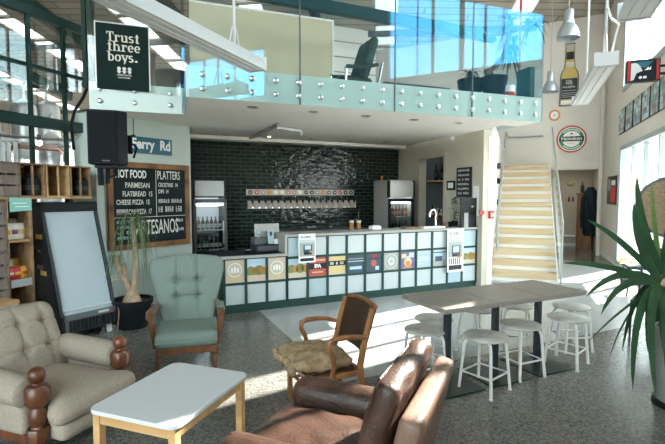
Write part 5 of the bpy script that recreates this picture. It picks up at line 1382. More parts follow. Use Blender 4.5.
q = MB(); L = (nB - fB).length; q.tube([(L - .04, .05, .085), (L - .02, .07, .22), (L - .06, .10, .34), (L - .12, .05, .42), (L - .03, 0, .5)], .010, 6); q.build('flex', 'white_lamp', tlb)
fC = at_h(634, 15, zf); batten(fC, fC + dN * 1.9, 'white trough light at the top right corner near the window wall', (.2, .85))

# ================================================================== UPSTAIRS
pw = thing('partition_screen', 'tall cream partition screen standing upstairs behind the balcony glass', 'screen', (at_y(264, 60, 7.5).x, 7.6, DECK), R(19.7))
xl = at_y(193, 40, 7.5).x; xr = at_y(330, 40, 7.9).x; zt = at_y(300, 11, 7.5).z
wd = (xr - xl) / cos(R(19.7)) / 2
q = MB(); q.box(-wd, wd, 0, .05, .18, zt - DECK + .02); q.build('panel', 'partition_cream', pw); q = MB(); q.box(-wd, wd + .02, -.01, .06, 0, .18); q.build('base', 'black', pw); q = MB(); q.box(wd, wd + .03, -.01, .06, .18, zt - DECK + .04); q.box(-wd, wd + .03, -.01, .06, zt - DECK + .02, zt - DECK + .05); q.build('edge_trim', 'white_paint', pw)
# upstairs armchair seen from the side
pc_ = at_y(354, 84, 6.9)
ua = thing('olive_armchair', 'dark olive armchair standing upstairs beside the cream screen', 'armchair', (pc_.x, 6.9, DECK), R(-68))
q = MB(); q.rcube((0, .16, .72), (.52, .12, .68), .06, 8, (0, .03, 0), lambda v: Vector((v.x, v.y + (.016 * exp(-((abs(v.x) - .1) / .02) ** 2) if v.y < 0 else 0), v.z)), Matrix.Rotation(-.30, 3, 'X')); q.build('backrest', 'upholstery_dark', ua); q = MB(); q.rcube((0, -.06, .36), (.52, .52, .14), .06, 6, (0, 0, .02)); q.build('seat', 'upholstery_dark', ua)
for s_ in (-1, 1):
    q = MB(); q.tube([(s_ * .29, .26, .62), (s_ * .30, .05, .56), (s_ * .30, -.26, .54)], [.025, .03, .028], 8); q.build('armrest', 'upholstery_dark', ua)
    q = MB(); q.tube([(s_ * .28, .34, .66), (s_ * .28, .27, .34), (s_ * .28, .30, 0)], .018, 8); q.build('leg', 'chrome', ua); q = MB(); q.tube([(s_ * .28, -.26, .54), (s_ * .28, -.26, 0)], .018, 8); q.build('leg', 'chrome', ua)
# upstairs plants
def dracaena(px, Y, label, heads, seed):
    p = at_y(px, 93, Y); t_ = thing('potted_dragon_tree', label, 'potted plant', (p.x, Y, DECK), 0)
    q = MB(); q.lathe([(.13, 0), (.18, .30), (.185, .33), (.165, .33), (.155, .28), (0, .28)], (0, 0, 0), 20, cap=False); q.build('pot', 'black', t_); q = MB(); q.lathe([(0, .285), (.15, .283)], (0, 0, 0), 16, cap=False); q.build('soil', 'soil', t_)
    q = MB()
    for path, rs in heads[0]: q.tube(path, rs, 8)
    q.build('trunk', 'dark_trunk', t_); q = MB(); rr = random.Random(seed)
    for c in heads[1]:
        c = Vector(c)
        for k in range(22):
            a = rr.uniform(0, 6.28); el = rr.uniform(-.5, 1.2); L = rr.uniform(.14, .26); d = Vector((cos(a) * cos(el), sin(a) * cos(el), sin(el))); q.leaf(c, c + d * L * .6 + Vector((0, 0, .05)), c + d * L - Vector((0, 0, .16 * (1 - el * .4))), .035, 5, .2)
    q.build('foliage', 'yucca_leaf', t_)
dracaena(494, 6.35, 'branching upstairs dragon tree in a black pot behind the balcony glass', ([([(0, 0, .28), (-.06, 0, .42), (.12, 0, .60), (.19, 0, .88), (.20, 0, 1.06)], [.045, .04, .036, .036, .03]), ([(-.16, 0, .90), (-.05, 0, .92), (.2, 0, .96), (.36, -.05, 1.0), (.48, -.08, 1.03)], [.05, .035, .032, .03, .028]), ([(-.06, 0, .42), (-.13, 0, .40)], [.045, .05])], [(.2, 0, 1.08), (.48, -.08, 1.03), (.27, 0, .78), (.22, .0, .62)]), 3)
dracaena(470, 6.5, 'smaller leafy upstairs plant left of the branching dragon tree', ([([(0, 0, .28), (.0, 0, .42)], [.03, .03])], [(0, 0, .40)]), 8)
p = at_y(508, 97, 6.2); t_ = thing('tin', 'small white and red tin on the upstairs floor beside the plants', 'tin', (p.x + .05, 6.3, DECK)); q = MB(); q.lathe([(.075, 0), (.08, .0), (.08, .2), (.0, .2)], (0, 0, 0), 18); q.build('tin', 'sign_white', t_); q = MB(); q.lathe([(.0805, .05), (.0805, .11)], (0, 0, 0), 18, cap=False); q.build('label', 'heart_red', t_)
p = at_y(412, 90, 7.4); t_ = thing('bench', 'low dark bench upstairs behind the balcony glass', 'bench', (p.x, 7.4, DECK), R(19.7)); q = MB(); q.box(-.6, .6, -.2, .2, .38, .44); q.build('seat', 'charcoal', t_, bevel=.004)
for s_ in (-1, 1): q = MB(); q.box(s_ * .5 - .03, s_ * .5 + .03, -.18, .18, 0, .38); q.build('leg', 'charcoal', t_)
p = at_y(172, 92, 6.3); t_ = thing('tub', 'wide black tub on the upstairs floor beside the dark green board sign', 'tub', (p.x, 6.35, DECK)); q = MB(); q.lathe([(.20, 0), (.25, .34), (.255, .38), (.235, .38), (.225, .33), (0, .32)], (0, 0, 0), 24, cap=False); q.build('tub', 'black', t_); q = MB(); q.lathe([(.255, .34), (.262, .345), (.262, .385), (.24, .39)], (0, 0, 0), 24, cap=False); q.build('rim', 'black', t_)
t_ = thing('timber_post', 'short dark timber post beside the wide black upstairs tub', 'post', (at_y(152, 92, 6.0).x, 6.0, DECK), R(19.7)); q = MB(); q.box(-.05, .05, -.05, .05, 0, .52); q.build('post', 'grey_wood', t_, bevel=.004); q = MB(); q.box(-.06, .06, -.06, .06, .52, .55); q.build('cap', 'grey_wood', t_)
q = MB(); a = at_y(300, 2, 6.4); c = at_y(382, 17, 6.8); q.bar(a + (a - c), a + (c - a) * 2.6, .10, .16); struct(q.build('roof_beam', 'green_steel'))
for px, py, lab in ((338, 12, 'left of two flat round discs lamps under the upstairs roof'), (373, 17, 'right of two flat round disc lamps under the upstairs roof')):
    p = at_y(px, py, 7.6); t_ = thing('disc_lamp', lab.replace('discs', 'disc'), 'lamp', p); q = MB(); q.lathe([(0, .05), (.10, .05), (.14, .0), (.0, -.01)], (0, 0, 0), 20); q.build('shade', 'lamp_aluminium', t_); q = MB(); q.cyl((0, 0, .05), (0, 0, roof_z(p.x, p.y) - p.z), .008, n=6); q.build('cord', 'mid_grey', t_)
q = MB(); a = at_y(520.5, 25, 8.2); q.cyl((a.x, a.y, DECK), (a.x, a.y, 7.2), .022, n=8); tag(q.build('red_pipe', 'heart_red'), 'thin red vertical pipe upstairs behind the branching plant', 'pipe')
p = at_y(535, 85, 7.2); t_ = thing('narrow_panel', 'tall dark narrow panel upstairs at the right end of the balcony', 'panel', (p.x, 7.3, DECK), R(19.7)); q = MB(); q.box(-.05, .05, 0, .3, 0, .75); q.build('panel', 'green_steel', t_, bevel=.004)

# ================================================================== BREWERY HALL BEYOND THE STEEL WINDOW
def tank(pxl, pxr, pyt, Y, label, zb=0.5, legs=True):
    a = at_y(pxl, pyt, Y); c = at_y(pxr, pyt, Y); r = (c.x - a.x) / 2; zt = a.z
    t_ = thing('brewing_tank', label, 'tank', ((a.x + c.x) / 2, Y, 0), 0, 'brewing tanks')
    q = MB(); q.lathe([(r * .15, zb - .35), (r, zb), (r, zt - .1), (r * .92, zt), (r * .3, zt + .12), (0, zt + .14)], (0, 0, 0), 32); q.build('shell', 'tank_steel', t_)
    q = MB(); [q.lathe([(r * 1.0, z), (r * 1.015, z + .01), (r * 1.015, z + .05), (r, z + .06)], (0, 0, 0), 32, cap=False) for z in (zb + .2, (zb + zt) / 2, zt - .35)]; q.build('band', 'steel', t_)
    for k in range(3):
        q = MB(); a_ = k * 2.1 + .4; q.cyl((r * .8 * cos(a_), r * .8 * sin(a_), 0), (r * .8 * cos(a_), r * .8 * sin(a_), zb + .1), .04, n=8); q.build('leg', 'steel', t_)
    q = MB(); q.tube([(0, 0, zt + .12), (0, 0, zt + .4), (r * .6, -.2, zt + .45)], .03, 8); q.build('vent_pipe', 'steel', t_)
tank(13, 35, 105, 10.5, 'tall pale steel brewing tank behind the left of the steel window')
tank(35, 58, 106, 11.2, 'broad steel brewing tank behind the middle of the steel window')
tank(-14, 12, 138, 9.0, 'low white steel tank at the left edge behind the steel window')
tank(41, 62, 139, 8.8, 'shiny steel tank behind the right part of the steel window')
q = MB(); a = at_y(-10, 141, 8.2); c = at_y(72, 147, 8.4); q.cyl(a, c, .035, n=10); q.cyl(a + Vector((0, 0, .12)), c + Vector((0, .0, .12)), .025, n=8); tag(q.build('process_pipe', 'steel'), 'pair of steel pipes crossing the brewery behind the steel window', 'pipe')
q = MB(); a = at_y(14, 146, 8.0); c = at_y(60, 149, 8.0); q.tube([(a.x - .1, a.y, 0), (a.x - .1, a.y, a.z - .1), a, c, (c.x + .1, c.y, c.z - .1), (c.x + .1, c.y, 0)], .045, 10); tag(q.build('red_hose', 'copper'), 'thick reddish hose crossing behind the steel window above the crates', 'hose')
p = at_y(39, 143, 7.6); t_ = thing('work_lamp', 'small bright blue white lamp glowing behind the steel window', 'lamp', p); q = MB(); q.sphere((0, 0, 0), .045, 10); q.build('bulb', 'lit_lamp', t_); q = MB(); q.cyl((0, 0, .04), (0, 0, .14), .03, n=8); q.cyl((0, 0, .14), (0, 0, roof_z(p.x, p.y) - p.z), .006, n=5); q.build('cord', 'black', t_)
q = MB()
for k, px in enumerate((3, 9, 16)): a = at_y(px, 162, 7.2); q.cyl((a.x, a.y, 0), (a.x, a.y, at_y(px, 138 + 2 * k, 7.2).z), .03, n=8)
a = at_y(-6, 141, 7.2); c = at_y(20, 141, 7.2); q.cyl(a, c, .03, n=8); tag(q.build('pipe_frame', 'white_paint'), 'white tube frame standing in the brewery above the left crate', 'frame')

# ================================================================== TABLES AND STOOLS
TB = 24.6
d1 = Vector((cos(R(TB)), sin(R(TB)), 0)); d2 = Vector((-sin(R(TB)), cos(R(TB)), 0))
c0 = at_h(446.8, 309.7, .74); c1 = at_h(400.6, 295.3, .74)
TS = .58; TW = .53
tl_ = ['grey topped square cafe table nearest the leather armchair, first of the joined row', 'grey topped square cafe table in the middle of the joined row', 'grey topped square cafe table at the far end of the joined row by the stairs']
org = Vector((c0.x - .015, c0.y, 0))
tables = []
root = None
for i in range(3):
    cen = org + d1 * (TW * (i + .5)) + d2 * (TS / 2)
    tables.append(cen)
    if i == 0:
        root = thing('cafe_table', tl_[0], 'table', cen, R(TB), 'joined cafe tables')
        q = MB(); q.box(-TW / 2 + .003, TW / 2 - .003, -TS / 2, TS / 2, .70, .74); q.build('tabletop', 'table_top', root, bevel=.004)
        q = MB(); q.box(-.025, .025, -.025, .025, .015, .69); q.build('pedestal', 'charcoal', root, bevel=.004)
        q = MB(); q.box(-.225, .225, -.225, .225, 0, .014); q.build('base_plate', 'plate_green', root, bevel=.004)
        q = MB(); q.bar((-.2, -.2, .695), (.2, .2, .695), .04, .012); q.bar((-.2, .2, .692), (.2, -.2, .692), .04, .012); q.build('top_bracket', 'charcoal', root)
    else: dup(root, cen, R(TB), tl_[i])
sh = .455
def stool_at(px, py): return at_h(px, py, sh)
spots = [((425, 328.5), .2, 'white metal stool at the near end of the tables beside the leather armchair'), ((485.4, 335), .70, 'white metal stool in front of the joint between first and middle table'),
         ((520.8, 323.4), .4, 'white metal stool in front of the middle table'), ((567.7, 316.3), .75, 'white metal stool in front of the far end table, nearest the big plant'),
         ((571.5, 305.2), .1, 'white metal stool behind the far end table, farthest toward the windows'), ((515.5, 304.2), 1.3, 'white metal stool behind the tables between the middle and far table'),
         ((477.5, 308), .6, 'white metal stool behind the tables opposite the front joint stool'), ((434, 317.3), 1.1, 'white metal stool tucked under the back of the first table, half hidden by its leg')]
st0 = None
for (pp_, rz, lab) in spots:
    p = stool_at(*pp_); loc = (p.x, p.y, 0)
    if st0 is None:
        st0 = thing('stool', lab, 'stool', loc, rz, 'white stools around the cafe tables')
        q = MB(); q.lathe([(0, sh - .022), (.165, sh - .022), (.176, sh - .018), (.178, sh - .006), (.170, sh), (.03, sh - .002), (0, sh - .002)], (0, 0, 0), 32, cap=False); q.build('seat', 'stool_seat', st0)
        for a_ in range(2):
            q = MB(); q.lathe([(0, 0), (.013, 0)], (.07 * cos(a_ * pi), .07 * sin(a_ * pi), sh + .0006), 10, cap=False); q.build('hand_hole', 'mid_grey', st0)
        for k in range(4):
            a_ = k * pi / 2 + pi / 4; u = Vector((cos(a_), sin(a_), 0)); q = MB()
            q.tube([u * .05 + Vector((0, 0, sh - .034)), u * .12 + Vector((0, 0, sh - .036)), u * .152 + Vector((0, 0, sh - .048)), u * .168 + Vector((0, 0, sh - .085)), u * .205 + Vector((0, 0, .004))], .0125, 9); q.cyl(u * .2045 + Vector((0, 0, 0)), u * .2045 + Vector((0, 0, .012)), .016, n=9); q.build('leg', 'stool_white', st0)
        q = MB(); rr_ = .185; q.tube([Vector((cos(k * pi / 2 + pi / 4), sin(k * pi / 2 + pi / 4), 0)) * rr_ + Vector((0, 0, .15)) for k in range(4)], .009, 8, closed=True); q.build('foot_ring', 'stool_white', st0)
    else: dup(st0, loc, rz, lab)

# ================================================================== GREEN ARMCHAIR
ga = thing('wing_armchair', 'sage green buttoned wing armchair with turned wooden legs in front of the bar', 'armchair', (-1.385, 4.17, 0), R(16))
def back_def(v):
    k = v.z / .62 + .5
    ww = .70 + .36 * max(0, min(1, k * 1.25)) ** 1.1
    x = v.x * ww; z = v.z
    if k > .6: z += (.045 * (1 - (v.x / .33) ** 2)) * (k - .6) / .4
    y = v.y + .11 * abs(v.x / .33) ** 3 * -min(1, k) * .6
    if v.y < 0:
        for bx_ in (-.10, .10):
            y += .020 * exp(-((v.x * ww - bx_) / .020) ** 2) * (1 if k > .15 else .3)
        for bz in (.42, .66):
            y += .022 * exp(-((k - bz) / .028) ** 2) * (1 if abs(v.x) < .16 else max(0, 1 - (abs(v.x) - .16) / .03))
            for bx_ in (-.10, .10): y += .03 * exp(-(((v.x * ww - bx_) / .03) ** 2 + ((k - bz) / .045) ** 2))
        if k > .70: y += .006 * sin(v.x * 70) * (k - .70) / .3
    return Vector((x, y, z))
Mb = Matrix.Translation((0, .23, .645)) @ Matrix.Rotation(-.20, 4, 'X')
q = MB(); q.rcube((0, 0, 0), (.66, .15, .64), .06, 34, (0, .025, 0), back_def, Mb); q.build('backrest', 'sage_fabric', ga)
q = MB()
for bx_ in (-.10, .10):
    for bz in (.42, .66): q.sphere(Mb @ Vector((bx_, -.068, (bz - .5) * .62)), .010, 8)
q.build('back_button', 'sage_fabric', ga)
q = MB(); q.rcube((0, -.04, .31), (.54, .58, .13), .045, 10, (0, .012, .022)); q.build('seat_cushion', 'sage_fabric', ga)
q = MB(); q.tube([(-.26, -.338, .30), (.26, -.338, .30)], .006, 6); q.build('piping', 'sage_fabric', ga)
q = MB(); q.box(-.265, .265, -.29, .25, .205, .246); q.prism([(-.26, .245), (-.26, .165), (-.20, .185), (-.13, .172), (0, .19), (.13, .172), (.20, .185), (.26, .165), (.26, .245)], -.297, -.272, 'xz'); q.build('seat_frame', 'walnut', ga, bevel=.005)
def turned(h, r): return [(r * .62, 0), (r * .8, h * .04), (r * .55, h * .10), (r * .75, h * .25), (r, h * .45), (r * .9, h * .6), (r * .6, h * .68), (r * .95, h * .74), (r, h)]
for s_ in (-1, 1):
    q = MB(); q.lathe(turned(.21, .026), (s_ * .245, -.262, 0), 14); q.build('leg', 'walnut', ga)
    q = MB(); q.tube([(s_ * .22, .30, 0), (s_ * .22, .25, .15), (s_ * .22, .22, .23)], [.018, .022, .024], 10); q.build('leg', 'walnut', ga)
    q = MB(); q.tube([(s_ * .30, -.30, .545), (s_ * .305, -.22, .555), (s_ * .29, .0, .545), (s_ * .27, .22, .53)], [.026, .03, .026, .022], 10, flat=1.25)
    q.tube([(s_ * .30, -.34, .53), (s_ * .30, -.30, .546)], [.022, .028], 10, flat=1.25); ar = q.build('armrest', 'walnut', ga)
    q = MB(); q.tube([(s_ * .27, -.22, .23), (s_ * .285, -.20, .32), (s_ * .29, -.21, .42), (s_ * .30, -.24, .47), (s_ * .302, -.24, .535)], [.024, .020, .028, .022, .022], 10); q.build('arm_post', 'walnut', ga)
q = MB(); q.rcube((.302, -.18, .584), (.065, .20, .022), .01, 4); q.build('arm_pad', 'sage_fabric', ga)

# ================================================================== BEIGE ARMCHAIR
FSf = Fr(-1.968, 3.005, 70.4)
bs = thing('beige_armchair', 'beige buttoned armchair with carved wooden ball posts at the left edge', 'armchair', FSf.w(0, 0), FSf.r)
def sofa_back(v):
    k = v.z / .56 + .5; y = v.y; x = v.x * (1.0 - .06 * k)
    if v.y < 0:
        for bx_ in (-.20, 0, .20):
            for bz in (.42, .74):
                y += .040 * exp(-(((v.x - bx_) / .035) ** 2 + ((k - bz) / .06) ** 2)); 
            y += .012 * exp(-((v.x - bx_) / .018) ** 2)
        y += .010 * exp(-((k - .42) / .02) ** 2) + .010 * exp(-((k - .74) / .02) ** 2)
    return Vector((x, y, v.z + .02 * (1 - (v.x / .36) ** 2) * k))
Mb = Matrix.Translation((0, .34, .50)) @ Matrix.Rotation(-.34, 4, 'X')
q = MB(); q.rcube((0, 0, 0), (.68, .20, .56), .08, 30, (0, .04, .0), sofa_back, Mb); q.build('backrest', 'beige_fabric', bs)
q = MB(); [q.sphere(Mb @ Vector((bx_, -.085, (bz - .5) * .56)), .012, 8) for bx_ in (-.2, 0, .2) for bz in (.42, .74)]; q.build('back_button', 'beige_fabric', bs)
q = MB(); q.rcube((0, -.115, .27), (.52, .75, .15), .07, 12, (0, .02, .03), lambda v: Vector((v.x * (1 + (.24 if v.y < -.22 else 0) * min(1, (-.22 - v.y) / .05)), v.y, v.z)) if v.y < -.22 else v); q.build('seat_cushion', 'beige_fabric', bs)
q = MB(); q.rcube((0, -.10, .155), (.56, .74, .13), .05, 8, (0, .015, .0)); q.build('seat_base', 'beige_fabric', bs)
for s_ in (-1, 1):
    q = MB(); q.tube([(s_ * .335, -.27, .41), (s_ * .335, -.255, .41), (s_ * .335, -.05, .42), (s_ * .335, .24, .43), (s_ * .33, .30, .43)], [.065, .09, .095, .095, .075], 18); q.build('armrest', 'beige_fabric', bs)
    q = MB(); q.rcube((s_ * .335, .0, .27), (.09, .52, .24), .04, 6); q.build('side_panel', 'beige_fabric', bs)
    q = MB(); px_, py_ = s_ * .318, -.315
    q.lathe([(.040, 0), (.052, .01), (.052, .05), (.035, .06), (.033, .08), (.05, .12)], (px_, py_, 0), 8); q.lathe([(.062, .12), (.066, .13), (.066, .19), (.060, .20)], (px_, py_, 0), 8); q.lathe([(.04, .20), (.034, .21), (.050, .25), (.052, .29), (.036, .325), (.042, .34)], (px_, py_, 0), 16)
    q.lathe([(.058, .34), (.070, .355), (.070, .44), (.056, .46), (.03, .465)], (px_, py_, 0), 8); q.lathe([(.03, .462), (.028, .475), (.035, .482)], (px_, py_, 0), 14); q.sphere((px_, py_, .522), .050, 18); q.build('carved_post', 'mahogany', bs)
    q = MB(); q.box(s_ * .325 - .03, s_ * .325 + .03, -.26, .38, .09, .15); q.build('side_rail', 'mahogany', bs, bevel=.006); q = MB(); q.tube([(s_ * .33, .36, 0), (s_ * .33, .34, .3)], [.022, .03], 8); q.build('leg', 'mahogany', bs)

# ================================================================== COFFEE TABLE
kt = thing('coffee_table', 'low coffee table with rounded white top and pale oak legs', 'coffee table', (-.958, 2.63, 0), R(-19.3))
TWx, TLy, HT = .60, .74, .42
def rr_poly(w_, l_, r_, n=6):
    P = []
    for cx_, cy_, a0 in ((w_ / 2 - r_, l_ / 2 - r_, 0), (-w_ / 2 + r_, l_ / 2 - r_, 90), (-w_ / 2 + r_, -l_ / 2 + r_, 180), (w_ / 2 - r_, -l_ / 2 + r_, 270)):
        for k in range(n + 1): a_ = R(a0 + 90 * k / n); P.append((cx_ + r_ * cos(a_), cy_ + r_ * sin(a_)))
    return P
q = MB(); q.prism(rr_poly(TWx, TLy, .06), HT - .024, HT, 'xy'); q.build('tabletop', 'laminate', kt, bevel=.003)
q = MB(); 
for a_ in ((-TWx / 2 + .05, TWx / 2 - .05, -TLy / 2 + .03, -TLy / 2 + .05), (-TWx / 2 + .05, TWx / 2 - .05, TLy / 2 - .05, TLy / 2 - .03), (-TWx / 2 + .03, -TWx / 2 + .05, -TLy / 2 + .05, TLy / 2 - .05), (TWx / 2 - .05, TWx / 2 - .03, -TLy / 2 + .05, TLy / 2 - .05)): q.box(*a_, HT - .09, HT - .0245)
q.build('apron', 'oak', kt, bevel=.002)
for s_ in (-1, 1):
    for t2 in (-1, 1): q = MB(); q.box(s_ * (TWx / 2 - .045) - .023, s_ * (TWx / 2 - .045) + .023, t2 * (TLy / 2 - .045) - .023, t2 * (TLy / 2 - .045) + .023, 0, HT - .0245); q.build('leg', 'oak', kt, bevel=.003)

# ================================================================== WOODEN ARMCHAIR
FC = Fr(-.075, 3.29, -64.5)
wc = thing('wooden_armchair', 'wooden captain armchair with dark leather back in front of the bar', 'armchair', FC.w(0, 0), FC.r)
sw, sd2 = .238, .205
q = MB(); q.box(-sw, sw, -sd2, sd2 + .02, .285, .325); q.build('seat_frame', 'chair_oak', wc, bevel=.006); q = MB(); q.rcube((0, 0, .332), (2 * sw - .08, 2 * sd2 - .06, .05), .02, 6, (0, 0, .01)); q.build('seat', 'chair_leather', wc)
for s_ in (-1, 1):
    q = MB(); q.bar((s_ * (sw - .02), -sd2 + .02, 0), (s_ * (sw - .02), -sd2 + .02, .29), .036, .036, (1, 0, 0)); q.build('leg', 'chair_oak', wc, bevel=.004)
    q = MB(); q.tube([(s_ * (sw - .02), sd2 + .06, 0), (s_ * (sw - .02), sd2 + .01, .25), (s_ * (sw - .02), sd2 + .0, .36), (s_ * (sw - .02), sd2 + .045, .57), (s_ * (sw - .02), sd2 + .10, .765)], [.021, .024, .026, .024, .020], 8); q.build('back_post', 'chair_oak', wc)
    q = MB(); q.tube([(s_ * (sw + .0), sd2 + .04, .56), (s_ * (sw + .025), sd2 - .05, .585), (s_ * (sw + .03), sd2 - .13, .595), (s_ * (sw + .03), -.02, .595), (s_ * (sw + .028), -.065, .58), (s_ * (sw + .025), -.07, .535), (s_ * (sw + .02), -.035, .46), (s_ * (sw + .01), -.02, .39), (s_ * sw, -.04, .30)],
                     [.016, .018, .020, .021, .021, .019, .018, .017, .019], 10); q.build('armrest', 'chair_oak', wc)
    q = MB(); q.cyl((s_ * (sw - .02), -sd2 + .02, .17), (s_ * (sw - .02), sd2 + .03, .15), .013, n=8); q.build('stretcher', 'chair_oak', wc)
for y_, z_ in ((-sd2 + .02, .22), (.0, .16)):
    q = MB(); q.cyl((-sw + .02, y_, z_), (sw - .02, y_, z_), .013, n=8); q.build('stretcher', 'chair_oak', wc)
def wb(u, k): 
    y0 = sd2 + .0 + .08 * max(0, (k)) * 1.0 + .07 * max(0, k - .5); return Vector((u * (sw - .035), sd2 + .02 + .095 * k + .025 * (1 - u * u), .44 + .32 * k + .014 * (1 - u * u) * k))
vs = []; n = 10
for j in range(n + 1):
    for i in range(n + 1): vs.append(wb(-1 + 2 * i / n, j / n))
back = [v + Vector((0, .03, -.008)) for v in vs]
fs = []; m1 = len(vs)
for j in range(n):
    for i in range(n): a_ = j * (n + 1) + i; fs += [(a_, a_ + 1, a_ + n + 2, a_ + n + 1), (m1 + a_, m1 + a_ + n + 1, m1 + a_ + n + 2, m1 + a_ + 1)]
bd = [i for i in range(n + 1)] + [j * (n + 1) + n for j in range(1, n + 1)] + [n * (n + 1) + i for i in range(n - 1, -1, -1)] + [j * (n + 1) for j in range(n - 1, 0, -1)]
for i in range(len(bd)): a_, b_ = bd[i], bd[(i + 1) % len(bd)]; fs.append((b_, a_, m1 + a_, m1 + b_))
q = MB(); q.add(vs + back, fs, True); q.build('backrest', 'chair_leather', wc)
q = MB(); q.tube([wb(-1.05 + 2.1 * i / 8, 1.03) + Vector((0, .015, 0)) for i in range(9)], .017, 8); q.build('top_rail', 'chair_oak', wc)
cu_ = thing('burlap_cushion', 'crumpled tan burlap sack cushion lying on the wooden armchair', 'cushion', FC.w(.0, -.04, .345), FC.r)
def crump(v):
    n_ = .010 * sin(v.x * 19 + v.y * 11) + .007 * sin(v.y * 23 - v.x * 32) + .005 * sin(v.x * 63 + 2 * v.y * 30); ez = 1 + .3 * sin(v.x * 9)
    return Vector((v.x + .006 * sin(v.y * 30), v.y + .008 * sin(v.x * 35 + v.z * 30), max(-.06, v.z * (1 - .45 * (abs(v.y) / .27) ** 3) + n_)))
q = MB(); q.rcube((0, -.03, .055), (.44, .44, .09), .042, 18, (.01, .02, .022), crump); q.build('sack', 'burlap', cu_)
q = MB(); rr = random.Random(4)
pts = [Vector((-.20 + .40 * k / 14, -.255 - .02 * abs(sin(k * 2.1)), .045 + .02 * sin(k * 1.7))) for k in range(15)]; q.tube(pts, [.018 + .012 * abs(sin(k * 1.3)) for k in range(15)], 8); q.build('ruffled_end', 'burlap', cu_)

# ================================================================== LEATHER ARMCHAIR
FLc = Fr(.03, 2.04, -114.7)
lc = thing('leather_armchair', 'worn brown leather armchair in the front centre with its back to the tables', 'armchair', FLc.w(0, 0), FLc.r)
q = MB(); q.box(-.36, .36, -.36, .40, .06, .24); q.build('base', 'leather', lc, bevel=.03)
q = MB(); q.rcube((0, -.10, .345), (.50, .66, .20), .06, 14, (0, .02, .035), lambda v: v + Vector((0, 0, .006 * sin(v.x * 40) * cos(v.y * 30)))); q.build('seat_cushion', 'leather', lc)
for s_ in (-1, 1):
    q = MB(); q.rcube((s_ * .335, -.04, .385), (.16, .76, .33), .065, 12, (.012, .0, .01)); q.build('armrest', 'leather', lc)
    q = MB(); q.tube([(s_ * .335, -.40, .28), (s_ * .335, -.42, .49), (s_ * .335, -.38, .548), (s_ * .335, .2, .556)], .006, 6); q.build('arm_seam', 'leather', lc)
    for y_ in (-.32, .34): q = MB(); q.lathe([(.022, 0), (.03, .06)], (s_ * .30, y_, 0), 10); q.build('leg', 'mahogany', lc)
Mb = Matrix.Translation((0, .265, .63)) @ Matrix.Rotation(-.27, 4, 'X')
q = MB(); q.rcube((0, 0, 0), (.64, .10, .54), .045, 18, (0, .018, .0), lambda v: v + Vector((0, .006 * sin(v.x * 34 + v.z * 20), .008 * sin(v.x * 22))), Mb); q.build('back_cushion', 'leather', lc)
q = MB(); q.tube([Mb @ Vector((x_, -.045, z_)) for x_, z_ in ((-.295, -.2), (-.30, .20), (-.26, .25), (.26, .25), (.30, .20), (.295, -.2))], .007, 6); q.build('back_seam', 'leather', lc)
Mc = Matrix.Translation((0, .37, .49)) @ Matrix.Rotation(-.22, 4, 'X')
q = MB(); q.rcube((0, 0, 0), (.72, .09, .62), .03, 10, (0, .006, 0), None, Mc); q.build('back_frame', 'tan_leather', lc)

# ================================================================== BIG PLANT, PLANTER AND WICKER CHAIR
pb_ = at_h(678, 414, 0)
bp = thing('big_yucca', 'big yucca with long arching green leaves in a grey planter at the right edge', 'potted plant', (pb_.x + .12, pb_.y + .12, 0))
ctr = Vector((bp.location.x, bp.location.y, 0))
q = MB(); q.lathe([(.17, .04), (.165, .05), (.19, .55), (.195, .60), (.175, .60), (.17, .55), (0, .54)], (0, 0, 0), 28, cap=False); q.build('planter', 'planter_grey', bp); q = MB(); q.lathe([(.185, 0), (.19, .005), (.185, .045), (.0, .045)], (0, 0, 0), 28); q.build('saucer', 'black', bp); q = MB(); q.lathe([(0, .55), (.172, .548)], (0, 0, 0), 20, cap=False); q.build('soil', 'soil', bp)
cb = at_y(664, 283, ctr.y) - ctr
q = MB(); q.tube([(0, 0, .53), (cb.x * .35, 0, .66), (cb.x * .8, 0, .82), (cb.x, 0, cb.z), (cb.x, 0, cb.z + .06)], [.045, .04, .04, .042, .03], 12); q.build('trunk', 'dry_trunk', bp)
L_ = MB(); Ll = MB()
def yl(tip, ctrl, wd, dt=0, dc=0, base=(664, 285), mb=None, fold=.22):
    Yb = ctr.y
    b0 = at_y(base[0], base[1], Yb) - ctr; t0 = at_y(tip[0], tip[1], Yb + dt) - ctr; m0 = at_y(ctrl[0], ctrl[1], Yb + dc) - ctr
    v0 = Vector((0, -1, .1)); 
    d = (t0 - b0).normalized(); sd_ = v0.cross(d)
    (mb or L_).leaf(b0, m0, t0, wd, 12, fold, sd_)
yl((637, 176), (640, 235), .085, -.05, -.05, (664, 275)); yl((634, 203), (636, 250), .08, -.3, -.2); yl((588, 220), (622, 236), .055, .1, .05); yl((563, 263), (612, 262), .048, -.25, -.1); yl((586, 297), (622, 258), .060, -.3, -.15)
yl((601, 315), (622, 268), .065, -.35, -.2); yl((588, 342), (628, 300), .022, .0, 0); yl((609, 359), (627, 300), .02, .1, .05); yl((633, 390), (632, 290), .07, -.35, -.25); yl((656, 396), (644, 290), .075, -.45, -.35); yl((652, 183), (655, 245), .05, .15, .1, mb=Ll)
yl((680, 180), (668, 230), .08, .1, 0); yl((700, 210), (680, 240), .08, 0, 0); yl((720, 260), (690, 255), .08, -.1, 0); yl((715, 330), (695, 270), .08, -.2, -.1); yl((690, 390), (688, 290), .08, -.4, -.25); yl((672, 420), (664, 300), .07, -.5, -.3); yl((640, 330), (645, 262), .07, .35, .2); yl((660, 360), (655, 275), .07, .3, .2); yl((622, 352), (636, 272), .05, .25, .2); yl((694, 190), (676, 235), .08, -.35, -.2); yl((646, 226), (650, 255), .06, .4, .25, mb=Ll)
yl((668, 372), (660, 300), .07, -.35, -.2); yl((648, 352), (646, 285), .065, -.2, -.1)
